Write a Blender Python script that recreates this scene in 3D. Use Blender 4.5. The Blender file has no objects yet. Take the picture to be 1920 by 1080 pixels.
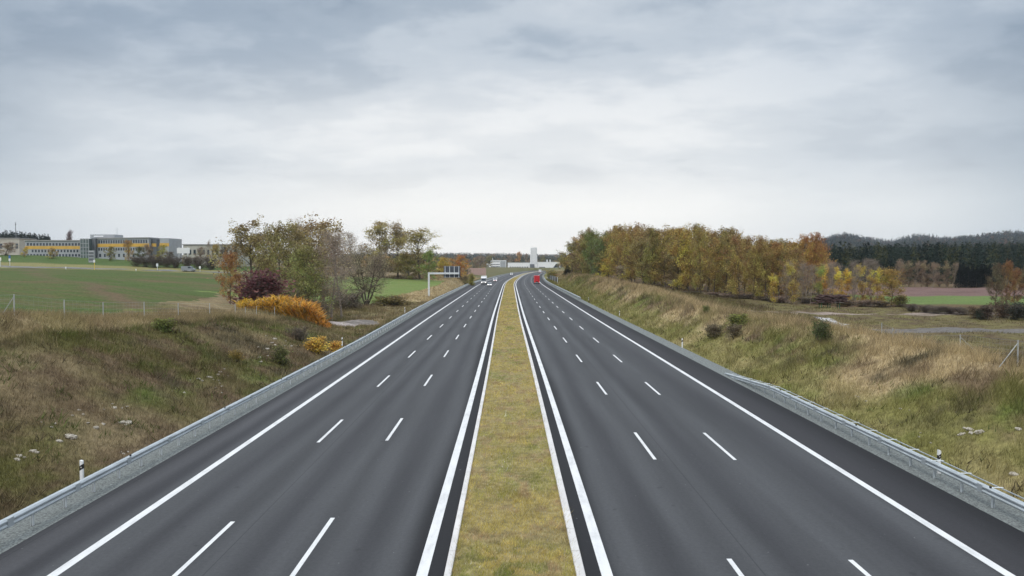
import bpy, math, random
import numpy as np
from mathutils import Vector, Matrix, Euler
R = math.radians
random.seed(7)
rng = np.random.default_rng(11)
sc = bpy.context.scene
COL = sc.collection

# ------------------------------------------------------------------ camera
HC, FPX, PITCH, YAW = 9.27, 1430.0, math.atan(45 / 1430.0), math.atan(3 / 1430.0)
cam_d = bpy.data.cameras.new('camera')
cam_d.sensor_width = 36.0
cam_d.lens = 36.0 * FPX / 1920.0
cam_d.clip_start, cam_d.clip_end = 0.5, 20000
cam = bpy.data.objects.new('camera', cam_d)
COL.objects.link(cam)
cam.location = (0, 0, HC)
cam.rotation_euler = (R(90) - PITCH, 0, -YAW)
sc.camera = cam
ROT = np.array(cam.rotation_euler.to_matrix())

# ------------------------------------------------------------------ world: overcast daylight
SUN_EL, SUN_AZ = R(48), R(205)
w = bpy.data.worlds.new("World")
sc.world = w
w.use_nodes = True
nt = w.node_tree
nt.nodes.clear()
N = lambda t, **k: _node(nt, t, **k)


def _node(tree, t, **k):
    n = tree.nodes.new(t)
    for a, b in k.items():
        if a.startswith('i_'):
            key = a[2:]
            n.inputs[int(key) if key.isdigit() else key].default_value = b
        else:
            setattr(n, a, b)
    return n


def math_node(tree, op, a, b=None, clamp=False):
    n = tree.nodes.new('ShaderNodeMath')
    n.operation = op
    n.use_clamp = clamp
    for i, v in enumerate((a, b)):
        if v is None:
            continue
        if isinstance(v, (int, float)):
            n.inputs[i].default_value = v
        else:
            tree.links.new(v, n.inputs[i])
    return n.outputs[0]


def ramp(tree, fac, stops, interp='EASE'):
    n = tree.nodes.new('ShaderNodeValToRGB')
    n.color_ramp.interpolation = interp
    e = n.color_ramp.elements
    while len(e) > 1:
        e.remove(e[-1])
    e[0].position = stops[0][0]
    e[0].color = (*stops[0][1], 1) if len(stops[0][1]) == 3 else stops[0][1]
    for p, c in stops[1:]:
        k = e.new(p)
        k.color = (*c, 1) if len(c) == 3 else c
    tree.links.new(fac, n.inputs[0])
    return n.outputs[0]


def mix(tree, fac, a, b, mode='MIX'):
    n = tree.nodes.new('ShaderNodeMix')
    n.data_type = 'RGBA'
    n.blend_type = mode
    n.clamp_factor = True
    if isinstance(fac, (int, float)):
        n.inputs[0].default_value = fac
    else:
        tree.links.new(fac, n.inputs[0])
    for i, v in ((6, a), (7, b)):
        if isinstance(v, tuple):
            n.inputs[i].default_value = (*v, 1) if len(v) == 3 else v
        else:
            tree.links.new(v, n.inputs[i])
    return n.outputs[2]


sky = N('ShaderNodeTexSky', sky_type='NISHITA', sun_disc=False, sun_elevation=SUN_EL, sun_rotation=SUN_AZ)
tc = N('ShaderNodeTexCoord')
sep = N('ShaderNodeSeparateXYZ')
nt.links.new(tc.outputs['Generated'], sep.inputs[0])
zc = math_node(nt, 'MAXIMUM', sep.outputs[2], 0.0)
den = math_node(nt, 'ADD', zc, 0.20)
cmb = N('ShaderNodeCombineXYZ')
nt.links.new(math_node(nt, 'DIVIDE', sep.outputs[0], den), cmb.inputs[0])
nt.links.new(math_node(nt, 'MULTIPLY', math_node(nt, 'DIVIDE', sep.outputs[1], den), 1.25), cmb.inputs[1])
n1 = N('ShaderNodeTexNoise', i_Scale=0.85, i_Detail=8.0, i_Roughness=0.52, i_Distortion=0.12)
n2 = N('ShaderNodeTexNoise', i_Scale=3.1, i_Detail=9.0, i_Roughness=0.58, i_Distortion=0.15)
mp = N('ShaderNodeMapping')
mp.inputs['Location'].default_value = (5.9, 3.3, 0)
nt.links.new(cmb.outputs[0], mp.inputs[0])
nt.links.new(mp.outputs[0], n1.inputs['Vector'])
nt.links.new(mp.outputs[0], n2.inputs['Vector'])
cl = math_node(nt, 'ADD', math_node(nt, 'MULTIPLY', n1.outputs[0], 0.68), math_node(nt, 'MULTIPLY', n2.outputs[0], 0.32))
K = 10.0   # the background runs at strength 0.1
cs = lambda r, g, b: (r * K, g * K, b * K)
cloud = ramp(nt, cl, [(0.33, cs(.27, .34, .435)), (0.43, cs(.41, .48, .565)), (0.51, cs(.56, .62, .69)), (0.62, cs(.745, .785, .83))])
hz = ramp(nt, zc, [(0.0, (1, 1, 1)), (0.06, (.92, .92, .92)), (0.14, (.45, .45, .45)), (0.28, (.0, .0, .0))])
veil = mix(nt, math_node(nt, 'MULTIPLY', hz, 0.97), cloud, cs(1.07, 1.055, 1.02))
zen = ramp(nt, zc, [(0.0, (1, 1, 1)), (0.16, (1, 1, 1)), (0.30, (.97, .98, .99)), (0.42, (1, 1, 1)), (0.75, (3.1, 3.0, 2.9))])
veil2 = mix(nt, 1.0, veil, zen, 'MULTIPLY')
# sky painted brighter up the road and dimmer sideways, standing in for lens vignetting
hl = math_node(nt, 'SQRT', math_node(nt, 'ADD', math_node(nt, 'POWER', sep.outputs[0], 2.0), math_node(nt, 'POWER', sep.outputs[1], 2.0)))
ca = math_node(nt, 'DIVIDE', sep.outputs[1], math_node(nt, 'MAXIMUM', hl, 0.001))
azr = ramp(nt, ca, [(0.0, (.72, .75, .80)), (0.80, (.57, .635, .705)), (0.91, (.87, .90, .93)), (1.0, (1.07, 1.06, 1.045))])
azm = mix(nt, ramp(nt, zc, [(0.0, (1, 1, 1)), (0.40, (.9, .9, .9)), (0.7, (0, 0, 0))]), (1, 1, 1), azr)
veil2 = mix(nt, 1.0, veil2, azm, 'MULTIPLY')
final = mix(nt, 0.95, sky.outputs[0], veil2)
bg = N('ShaderNodeBackground', i_Strength=0.1)
nt.links.new(final, bg.inputs[0])
out = N('ShaderNodeOutputWorld')
nt.links.new(bg.outputs[0], out.inputs[0])

sun_d = bpy.data.lights.new('sun', 'SUN')
sun_d.energy = 1.3
sun_d.angle = R(18)
sun_d.color = (1.0, 0.96, 0.90)
sun = bpy.data.objects.new('sun', sun_d)
COL.objects.link(sun)
sd = Vector((math.sin(SUN_AZ) * math.cos(SUN_EL), math.cos(SUN_AZ) * math.cos(SUN_EL), math.sin(SUN_EL)))
sun.location = (0, 0, 80)
sun.rotation_euler = sd.to_track_quat('Z', 'Y').to_euler()

sc.view_settings.view_transform = 'Standard'
sc.view_settings.look = 'None'
sc.view_settings.exposure = 0.0
sc.view_settings.gamma = 1.0
sc.view_settings.use_curve_mapping = False
sc.cycles.max_bounces = 5
sc.cycles.diffuse_bounces = 3
sc.cycles.transparent_max_bounces = 8
sc.cycles.use_denoising = True

# ------------------------------------------------------------------ helpers: tags, meshes
def tag(o, label=None, cat=None, group=None, kind=None):
    for k, v in (('label', label), ('category', cat), ('group', group), ('kind', kind)):
        if v:
            o[k] = v
    return o


def empty(name, loc=(0, 0, 0), rz=0.0, label=None, cat=None, group=None):
    o = bpy.data.objects.new(name, None)
    COL.objects.link(o)
    o.location = loc
    o.rotation_euler = (0, 0, rz)
    o.empty_display_size = 0.3
    return tag(o, label, cat, group)


class MB:
    def __init__(s):
        s.v, s.f = [], []

    def add(s, vs, fs):
        o = len(s.v)
        s.v += [tuple(p) for p in vs]
        s.f += [tuple(i + o for i in f) for f in fs]
        return s

    def box(s, x0, x1, y0, y1, z0, z1, m=None):
        vs = [Vector((x, y, z)) for z in (z0, z1) for x, y in ((x0, y0), (x1, y0), (x1, y1), (x0, y1))]
        if m is not None:
            vs = [m @ p for p in vs]
        return s.add(vs, [(3, 2, 1, 0), (4, 5, 6, 7), (0, 1, 5, 4), (1, 2, 6, 5), (2, 3, 7, 6), (3, 0, 4, 7)])

    def prism(s, poly, a, b, axis='x'):
        """polygon (u,v) extruded along an axis: x -> (y,z), y -> (x,z), z -> (x,y)"""
        n = len(poly)
        f = {'x': lambda t, u, v: (t, u, v), 'y': lambda t, u, v: (u, t, v), 'z': lambda t, u, v: (u, v, t)}[axis]
        vs = [f(a, *p) for p in poly] + [f(b, *p) for p in poly]
        return s.add(vs, [tuple(range(n - 1, -1, -1)), tuple(range(n, 2 * n))] + [(i, (i + 1) % n, n + (i + 1) % n, n + i) for i in range(n)])

    def tube(s, pts, rad, n=6, cap=True):
        pts = [Vector(p) for p in pts]
        if isinstance(rad, (int, float)):
            rad = [rad] * len(pts)
        rings = []
        for i, p in enumerate(pts):
            d = (pts[min(i + 1, len(pts) - 1)] - pts[max(i - 1, 0)])
            if d.length < 1e-9:
                d = Vector((0, 0, 1))
            d.normalize()
            u = d.cross(Vector((0.31, 0.95, 0.05)) if abs(d.z) > 0.5 else Vector((0, 0, 1))).normalized()
            q = d.cross(u)
            rings.append([p + (u * math.cos(2 * math.pi * k / n) + q * math.sin(2 * math.pi * k / n)) * rad[i] for k in range(n)])
        vs = [p for r in rings for p in r]
        fs = []
        for i in range(len(pts) - 1):
            for k in range(n):
                a, b = i * n + k, i * n + (k + 1) % n
                fs.append((a, b, b + n, a + n))
        if cap:
            fs.append(tuple(range(n - 1, -1, -1)))
            fs.append(tuple((len(pts) - 1) * n + k for k in range(n)))
        return s.add(vs, fs)

    def mesh(s, name, mat, smooth=False):
        me = bpy.data.meshes.new(name)
        me.from_pydata(s.v, [], s.f)
        me.materials.append(mat)
        if smooth:
            me.polygons.foreach_set('use_smooth', [True] * len(me.polygons))
        me.update()
        return me

    def build(s, name, mat, parent=None, smooth=False, kind=None):
        o = bpy.data.objects.new(name, s.mesh(name, mat, smooth))
        COL.objects.link(o)
        if parent:
            o.parent = parent
        if kind:
            o['kind'] = kind
        return o


def np_mesh(name, verts, faces_flat, nper, mat, attrs=None, smooth=False):
    """numpy mesh, every face with nper corners; attrs = {name: array on points (n,) or (n,3)}"""
    me = bpy.data.meshes.new(name)
    nv, nf = len(verts), len(faces_flat) // nper
    me.vertices.add(nv)
    me.vertices.foreach_set('co', np.ascontiguousarray(verts, np.float32).ravel())
    me.loops.add(nf * nper)
    me.loops.foreach_set('vertex_index', np.ascontiguousarray(faces_flat, np.int32))
    me.polygons.add(nf)
    me.polygons.foreach_set('loop_start', np.arange(0, nf * nper, nper, dtype=np.int32))
    me.polygons.foreach_set('loop_total', np.full(nf, nper, np.int32))
    if smooth:
        me.polygons.foreach_set('use_smooth', np.ones(nf, bool))
    for k, a in (attrs or {}).items():
        if a.ndim == 1:
            t = me.attributes.new(k, 'FLOAT', 'POINT')
            t.data.foreach_set('value', a.astype(np.float32))
        else:
            t = me.attributes.new(k, 'FLOAT_COLOR', 'POINT')
            t.data.foreach_set('color', np.c_[a, np.ones(len(a))].astype(np.float32).ravel())
    me.update(calc_edges=True)
    if mat:
        me.materials.append(mat)
    return me


def link(name, me, parent=None, kind=None):
    o = bpy.data.objects.new(name, me)
    COL.objects.link(o)
    if parent:
        o.parent = parent
    if kind:
        o['kind'] = kind
    return o


# ------------------------------------------------------------------ noise, road line, terrain
_P = rng.random((256, 256))


def vnoise(x, y):
    x, y = np.asarray(x, float), np.asarray(y, float)
    xi, yi = np.floor(x).astype(int), np.floor(y).astype(int)
    fx, fy = x - xi, y - yi
    fx, fy = fx * fx * (3 - 2 * fx), fy * fy * (3 - 2 * fy)
    g = lambda a, b: _P[a & 255, b & 255]
    return (g(xi, yi) * (1 - fx) + g(xi + 1, yi) * fx) * (1 - fy) + (g(xi, yi + 1) * (1 - fx) + g(xi + 1, yi + 1) * fx) * fy


def fbm(x, y, o=4):
    t, a, s = 0.0, 0.5, 0.0
    for k in range(o):
        t = t + a * vnoise(x * 2 ** k + 17.3 * k, y * 2 ** k + 9.1 * k)
        s += a
        a *= 0.55
    return t / s


_sy = np.arange(-100, 5001, 10.0)
_sx = np.interp(_sy, [-100, 60, 130, 349, 420, 491, 603, 720, 829, 1020, 1300, 5000], [0, 0, -.5, -.6, .6, 3.0, 7.0, 13.5, 21.5, 43, 95, 95])
_k = np.exp(-0.5 * (np.arange(-8, 9) / 2.6) ** 2)
_k /= _k.sum()
_pad = np.r_[np.full(8, _sx[0]), _sx, np.full(8, _sx[-1])]
_ss = np.convolve(_pad, _k, 'valid')


def S(y):
    return np.interp(y, _sy, _ss)


def flare(y):          # the left hard shoulder widens towards the gantry
    return np.interp(y, [0, 85, 190, 330, 430], [0, 0, 1.3, 1.3, 0])


ST = [  # (y, left profile from far left to the road, right profile from the road outwards)
    (-60, [(-400, 10), (-150, 7), (-60, 6.3), (-34, 6.1), (-31, 5.95), (-18.4, -.1)], [(19.2, -.1), (20.5, .2), (28, 3.5), (30, 3.5), (34, 2.3), (44, 1.0), (80, .9), (250, 1)]),
    (46, [(-400, 10), (-150, 7), (-60, 6.3), (-34, 6.1), (-31, 5.95), (-18.4, -.1)], [(19.2, -.1), (20.5, .2), (28, 3.45), (30, 3.4), (34, 2.1), (44, .9), (80, .8), (250, 1)]),
    (76, [(-400, 10), (-100, 6.5), (-60, 5.8), (-45, 5.0), (-31, 3.9), (-27, 3.4), (-18.4, -.1)], [(19.2, -.1), (20.5, .2), (27, 3.35), (29, 3.35), (34, 1.8), (44, .7), (80, .7), (250, 1)]),
    (96, [(-400, 10), (-100, 6.8), (-60, 5.3), (-40, 3.7), (-31, 2.5), (-27.3, 1.95), (-24, 1.2), (-21, .4), (-18.4, -.1)], [(19.2, -.1), (21, .3), (26.5, 2.9), (28.5, 2.9), (34, 1.3), (46, .6), (80, .7), (250, 1)]),
    (112, [(-400, 10), (-100, 6.8), (-60, 5.2), (-42, 3.3), (-34, 2.2), (-28, .8), (-24, -.3), (-18.4, -.1)], [(19.2, -.1), (21, .4), (26.5, 2.8), (28.5, 2.8), (34, 1.4), (50, .7), (80, .7), (250, 1)]),
    (130, [(-400, 10), (-110, 6.8), (-70, 5.5), (-52, 2.5), (-42, .2), (-34, -.8), (-21.5, -.7), (-18.8, -.1)], [(19.2, -.1), (21, .5), (26, 3.2), (29, 3.2), (36, 1.8), (54, .9), (90, .8), (250, 1)]),
    (160, [(-400, 10), (-130, 6.8), (-85, 5.2), (-65, 2.5), (-50, .2), (-36, -.6), (-22, -.4), (-19.2, -.1)], [(19.2, -.1), (21, .5), (25.5, 3.6), (29, 3.7), (38, 2.4), (60, 1.2), (100, .8), (260, 1)]),
    (200, [(-400, 10), (-150, 6.8), (-110, 5), (-80, 2.5), (-60, .8), (-30, .3), (-24, .2), (-19.7, -.1)], [(19.2, -.1), (21, .5), (26, 4.0), (30, 4.0), (40, 3.4), (70, 2), (100, 1), (260, .8)]),
    (286, [(-400, 9), (-195, 7.9), (-150, 7), (-100, 5.5), (-50, 3.6), (-31, 2.9), (-24, 2.6), (-19.7, -.1)], [(19.2, -.1), (21, .5), (25, 4.4), (40, 4.5), (80, 3.2), (110, 1), (260, .9)]),
    (326, [(-400, 14.5), (-215, 13.0), (-150, 9.8), (-100, 6.5), (-50, 4), (-31, 3.6), (-24, 3), (-19.7, -.1)], [(19.2, -.1), (21, .5), (25, 4.5), (40, 4.5), (90, 3.2), (130, 2), (260, 2)]),
    (420, [(-400, 14.5), (-200, 13), (-100, 8), (-60, 4), (-30, 1.8), (-24, 1.5), (-18.6, -.1)], [(19.2, -.1), (22, .8), (26, 4.3), (60, 4), (110, 2.6), (180, 3), (280, 5), (600, 18)]),
    (700, [(-900, 30), (-470, 22), (-400, 13), (-200, 9), (-60, 1.0), (-30, -.2), (-18.6, -.3)], [(19.2, -.1), (23, .8), (28, 3.6), (100, 4), (250, 6), (480, 11), (900, 25)]),
    (1000, [(-900, 25), (-400, 11), (-60, 3.5), (-30, 2.0), (-18.6, -.1)], [(19.2, -.1), (23, .8), (28, 3.2), (150, 4), (330, 10), (660, 22), (1200, 35)]),
    (1130, [(-900, 20), (-400, 10), (-60, 3.6), (0, 3.4), ], [(30, 3.4), (150, 4), (330, 12), (700, 26), (1300, 38)]),
    (1400, [(-1200, 20), (-400, 10), (-60, 4), (0, 3.6), ], [(30, 3.6), (150, 5), (400, 15), (800, 30), (1500, 45)]),
    (2000, [(-3000, 25), (-300, 12), (0, 9)], [(100, 10), (500, 30), (900, 50), (1300, 68), (2500, 75)]),
    (3000, [(-3000, 50), (-600, 37), (0, 34)], [(200, 36), (900, 62), (1200, 88), (1700, 92), (2000, 99), (4000, 105)]),
    (4600, [(-3000, 20), (0, 10)], [(500, 10), (4000, 30)]),
]
ST = [(y, np.array([p[0] for p in l + r]), np.array([p[1] for p in l + r])) for y, l, r in ST]
STY = np.array([s[0] for s in ST], float)


def Hh(x, y, noise=True):
    x, y = np.atleast_1d(np.asarray(x, float)), np.atleast_1d(np.asarray(y, float))
    xr = x - S(y)
    Z = np.stack([np.interp(xr, s[1], s[2]) for s in ST])
    k = np.clip(np.searchsorted(STY, y) - 1, 0, len(ST) - 2)
    t = np.clip((y - STY[k]) / (STY[k + 1] - STY[k]), 0, 1)
    ii = np.arange(len(x))
    z = Z[k, ii] * (1 - t) + Z[k + 1, ii] * t
    road = (xr > -18.0 - flare(y)) & (xr < 18.9) & (y < 1090)
    z = np.where(road, -0.25, z)
    if noise:
        m = np.clip(np.maximum(-18.4 - flare(y) - xr, xr - 19.6) / 3.0, 0, 1)
        z = z + m * ((fbm(x * .22, y * .16) - .5) * .92 + (fbm(x * .9 + 40, y * .7) - .5) * .32 * np.clip(2 - y / 150, .3, 1))
        z = z + np.clip((y - 1300) / 800, 0, 1) * ((fbm(x * .004, y * .004 + 5) - .5) * 26
            + 26 * np.exp(-((x / y - .435) / .032) ** 2) + 9 * np.exp(-((x / y - .535) / .02) ** 2) + 14 * np.exp(-((x / y - .66) / .05) ** 2) - 8 * np.exp(-((x / y - .495) / .02) ** 2))
    return z


def h1(x, y):
    return float(Hh([x], [y])[0])


def ray(px, py):
    d = ROT @ np.array([(px - 960) / FPX, (540 - py) / FPX, -1.0])
    return d / d[1]


def at(px, py, Y):
    d = ray(px, py) * Y
    return Vector((d[0], d[1], d[2] + HC))


def X(px, Y):
    return ray(px, 495)[0] * Y


def hit(px, py, y0=22, y1=1500):
    d = ray(px, py)
    Y = np.concatenate([np.arange(y0, 400, .4), np.arange(400, y1, 4.0)])
    z = HC + d[2] * Y
    g = Hh(d[0] * Y, Y)
    k = np.argmax(z <= g)
    return Vector((d[0] * Y[k], Y[k], float(g[k])))


# ------------------------------------------------------------------ materials
def new_mat(name):
    m = bpy.data.materials.new(name)
    m.use_nodes = True
    t = m.node_tree
    return m, t, t.nodes['Principled BSDF']


def mat(name, col, rough=0.6, var=0.25, scale=3.0, bump=0.0, metal=0.0, spec=0.5, coords='Object', stretch=(1, 1, 1)):
    m, t, p = new_mat(name)
    tcn = _node(t, 'ShaderNodeTexCoord')
    mpn = _node(t, 'ShaderNodeMapping')
    mpn.inputs['Scale'].default_value = stretch
    t.links.new(tcn.outputs[coords], mpn.inputs[0])
    nz = _node(t, 'ShaderNodeTexNoise', i_Scale=scale, i_Detail=6.0, i_Roughness=0.6)
    t.links.new(mpn.outputs[0], nz.inputs['Vector'])
    lo, hi = tuple(c * (1 - var) for c in col), tuple(min(1, c * (1 + var)) for c in col)
    t.links.new(ramp(t, nz.outputs[0], [(.3, lo), (.7, hi)]), p.inputs['Base Color'])
    p.inputs['Roughness'].default_value = rough
    p.inputs['Metallic'].default_value = metal
    p.inputs['Specular IOR Level'].default_value = spec
    if bump:
        b = _node(t, 'ShaderNodeBump', i_Strength=bump, i_Distance=0.03)
        t.links.new(nz.outputs[0], b.inputs['Height'])
        t.links.new(b.outputs[0], p.inputs['Normal'])
    return m


def attr_mat(name, rough=0.9, transl=0.0, scale=2.0, var=0.3, spec=0.1, bump=0.0):
    """surface colour from the mesh's own 'Col' attribute, broken up by noise"""
    m, t, p = new_mat(name)
    a = _node(t, 'ShaderNodeAttribute', attribute_name='Col')
    g = _node(t, 'ShaderNodeNewGeometry')
    nz = _node(t, 'ShaderNodeTexNoise', i_Scale=scale, i_Detail=8.0, i_Roughness=0.7)
    t.links.new(g.outputs['Position'], nz.inputs['Vector'])
    v = ramp(t, nz.outputs[0], [(.28, (1 - var,) * 3), (.72, (1 + var,) * 3)], 'LINEAR')
    c = mix(t, 1.0, a.outputs['Color'], v, 'MULTIPLY')
    t.links.new(c, p.inputs['Base Color'])
    p.inputs['Roughness'].default_value = rough
    p.inputs['Specular IOR Level'].default_value = spec
    if bump:
        b = _node(t, 'ShaderNodeBump', i_Strength=bump, i_Distance=0.12)
        t.links.new(nz.outputs[0], b.inputs['Height'])
        t.links.new(b.outputs[0], p.inputs['Normal'])
    if transl:
        o_ = t.nodes['Material Output']
        tr = _node(t, 'ShaderNodeBsdfTranslucent')
        t.links.new(c, tr.inputs[0])
        ms = _node(t, 'ShaderNodeMixShader', i_0=transl)
        t.links.new(p.outputs[0], ms.inputs[1])
        t.links.new(tr.outputs[0], ms.inputs[2])
        t.links.new(ms.outputs[0], o_.inputs[0])
    return m


def leaf_mat(name):
    """leaf colour = the plant's own object colour, varied leaf by leaf"""
    m, t, p = new_mat(name)
    oi = _node(t, 'ShaderNodeObjectInfo')
    a = _node(t, 'ShaderNodeAttribute', attribute_name='rnd')
    a2 = _node(t, 'ShaderNodeAttribute', attribute_name='clump')
    hs = _node(t, 'ShaderNodeHueSaturation')
    hue = math_node(t, 'ADD', math_node(t, 'MULTIPLY', a2.outputs['Fac'], 0.075), 0.462)
    val = math_node(t, 'MULTIPLY', math_node(t, 'ADD', math_node(t, 'MULTIPLY', a.outputs['Fac'], 0.95), 0.5),
                    math_node(t, 'ADD', math_node(t, 'MULTIPLY', a2.outputs['Fac'], 0.6), 0.7))
    t.links.new(hue, hs.inputs['Hue'])
    t.links.new(val, hs.inputs['Value'])
    hs.inputs['Saturation'].default_value = 0.95
    t.links.new(oi.outputs['Color'], hs.inputs['Color'])
    t.links.new(hs.outputs[0], p.inputs['Base Color'])
    p.inputs['Roughness'].default_value = 0.75
    p.inputs['Specular IOR Level'].default_value = 0.15
    tr = _node(t, 'ShaderNodeBsdfTranslucent')
    t.links.new(hs.outputs[0], tr.inputs[0])
    ms = _node(t, 'ShaderNodeMixShader', i_0=0.45)
    t.links.new(p.outputs[0], ms.inputs[1])
    t.links.new(tr.outputs[0], ms.inputs[2])
    t.links.new(ms.outputs[0], t.nodes['Material Output'].inputs[0])
    return m


def asphalt_mat():
    m, t, p = new_mat('asphalt')
    uv = _node(t, 'ShaderNodeUVMap', uv_map='lat')
    sp = _node(t, 'ShaderNodeSeparateXYZ')
    t.links.new(uv.outputs[0], sp.inputs[0])
    lat = sp.outputs[0]
    # slow lateral waver so the tyre bands are not ruled lines
    g = _node(t, 'ShaderNodeNewGeometry')
    mp_ = _node(t, 'ShaderNodeMapping')
    mp_.inputs['Scale'].default_value = (.35, .03, 1)
    t.links.new(g.outputs['Position'], mp_.inputs[0])
    wv = _node(t, 'ShaderNodeTexNoise', i_Scale=1.0, i_Detail=3.0)
    t.links.new(mp_.outputs[0], wv.inputs['Vector'])
    lat2 = math_node(t, 'ADD', lat, math_node(t, 'MULTIPLY', math_node(t, 'SUBTRACT', wv.outputs[0], .5), 1.3))
    fac = math_node(t, 'DIVIDE', math_node(t, 'ADD', lat2, 20.0), 40.0)
    q = lambda x: (x + 20) / 40
    lo, md, hi = (.041, .0415, .045), (.050, .051, .054), (.063, .0645, .068)
    fresh = (.015, .015, .017)
    st = [(-18.2, fresh), (-16.4, (.030, .030, .033)), (-15.4, (.060, .060, .064)), (-14.5, (.036, .036, .040)), (-13.7, hi),
          (-12.7, hi), (-11.8, lo), (-10.9, hi), (-9.9, md), (-9.0, hi), (-8.2, lo), (-7.3, hi), (-6.5, md), (-5.6, hi), (-4.6, lo), (-3.6, hi), (-2.7, fresh), (-1.9, fresh)]
    tr_ = [(2.2, fresh), (2.9, fresh), (3.7, hi), (4.9, lo), (6.0, hi), (6.9, md), (7.8, hi), (8.8, lo), (9.8, md), (10.7, hi), (11.7, md), (12.8, lo), (14.6, hi), (15.05, (.034, .033, .036)), (17.8, fresh)]
    a1 = ramp(t, fac, [(q(x), c) for x, c in st], 'EASE')
    a2 = ramp(t, fac, [(q(x), c) for x, c in tr_], 'EASE')
    side = math_node(t, 'GREATER_THAN', lat, 0.0)
    base = mix(t, side, a1, a2)
    mp2 = _node(t, 'ShaderNodeMapping')
    mp2.inputs['Scale'].default_value = (.9, .05, 1)
    t.links.new(g.outputs['Position'], mp2.inputs[0])
    n_big = _node(t, 'ShaderNodeTexNoise', i_Scale=1.0, i_Detail=5.0, i_Roughness=.6)
    t.links.new(mp2.outputs[0], n_big.inputs['Vector'])
    base = mix(t, 1.0, base, ramp(t, n_big.outputs[0], [(.3, (.86,) * 3), (.7, (1.14,) * 3)], 'LINEAR'), 'MULTIPLY')
    n_f = _node(t, 'ShaderNodeTexNoise', i_Scale=38.0, i_Detail=4.0, i_Roughness=.8)
    t.links.new(g.outputs['Position'], n_f.inputs['Vector'])
    base = mix(t, 1.0, base, ramp(t, n_f.outputs[0], [(.3, (.80,) * 3), (.7, (1.2,) * 3)], 'LINEAR'), 'MULTIPLY')
    for jx in (-9.15, 7.6, -16.0):
        d_ = math_node(t, 'ABSOLUTE', math_node(t, 'SUBTRACT', lat, jx))
        base = mix(t, math_node(t, 'MULTIPLY', math_node(t, 'LESS_THAN', d_, .022), .45), base, (.018, .018, .02))
    n_m = _node(t, 'ShaderNodeTexNoise', i_Scale=7.0, i_Detail=5.0, i_Roughness=.75)
    t.links.new(g.outputs['Position'], n_m.inputs['Vector'])
    base = mix(t, 1.0, base, ramp(t, n_m.outputs[0], [(.3, (.84,) * 3), (.7, (1.16,) * 3)], 'LINEAR'), 'MULTIPLY')
    # oil specks and small patches of newer binder
    n_s = _node(t, 'ShaderNodeTexNoise', i_Scale=1.7, i_Detail=2.0)
    t.links.new(g.outputs['Position'], n_s.inputs['Vector'])
    base = mix(t, ramp(t, n_s.outputs[0], [(.70, (0, 0, 0)), (.76, (.6, .6, .6))], 'LINEAR'), base, (.030, .030, .033))
    n_l = _node(t, 'ShaderNodeTexNoise', i_Scale=5.5, i_Detail=1.0)
    t.links.new(g.outputs['Position'], n_l.inputs['Vector'])
    base = mix(t, ramp(t, n_l.outputs[0], [(.775, (0, 0, 0)), (.80, (.5, .5, .5))], 'LINEAR'), base, (.20, .20, .20))
    t.links.new(base, p.inputs['Base Color'])
    p.inputs['Roughness'].default_value = .75
    p.inputs['Specular IOR Level'].default_value = .22
    b = _node(t, 'ShaderNodeBump', i_Strength=.25, i_Distance=.01)
    t.links.new(n_f.outputs[0], b.inputs['Height'])
    t.links.new(b.outputs[0], p.inputs['Normal'])
    return m


def paint_mat():
    """thermoplastic marking: off white, scuffed, the asphalt grain showing through in places"""
    m, t, p = new_mat('road_paint')
    g = _node(t, 'ShaderNodeNewGeometry')
    mp_ = _node(t, 'ShaderNodeMapping')
    mp_.inputs['Scale'].default_value = (1, .25, 1)
    t.links.new(g.outputs['Position'], mp_.inputs[0])
    a = _node(t, 'ShaderNodeTexNoise', i_Scale=2.2, i_Detail=6.0, i_Roughness=.7)
    t.links.new(mp_.outputs[0], a.inputs['Vector'])
    b = _node(t, 'ShaderNodeTexNoise', i_Scale=30.0, i_Detail=3.0, i_Roughness=.8)
    t.links.new(g.outputs['Position'], b.inputs['Vector'])
    c = ramp(t, a.outputs[0], [(.32, (.50, .50, .495)), (.5, (.63, .63, .625)), (.7, (.70, .70, .69))], 'LINEAR')
    w_ = ramp(t, b.outputs[0], [(.30, (.55, .55, .55)), (.40, (0, 0, 0))], 'LINEAR')
    t.links.new(mix(t, w_, c, (.16, .16, .165)), p.inputs['Base Color'])
    p.inputs['Roughness'].default_value = .6
    p.inputs['Specular IOR Level'].default_value = .25
    return m


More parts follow.
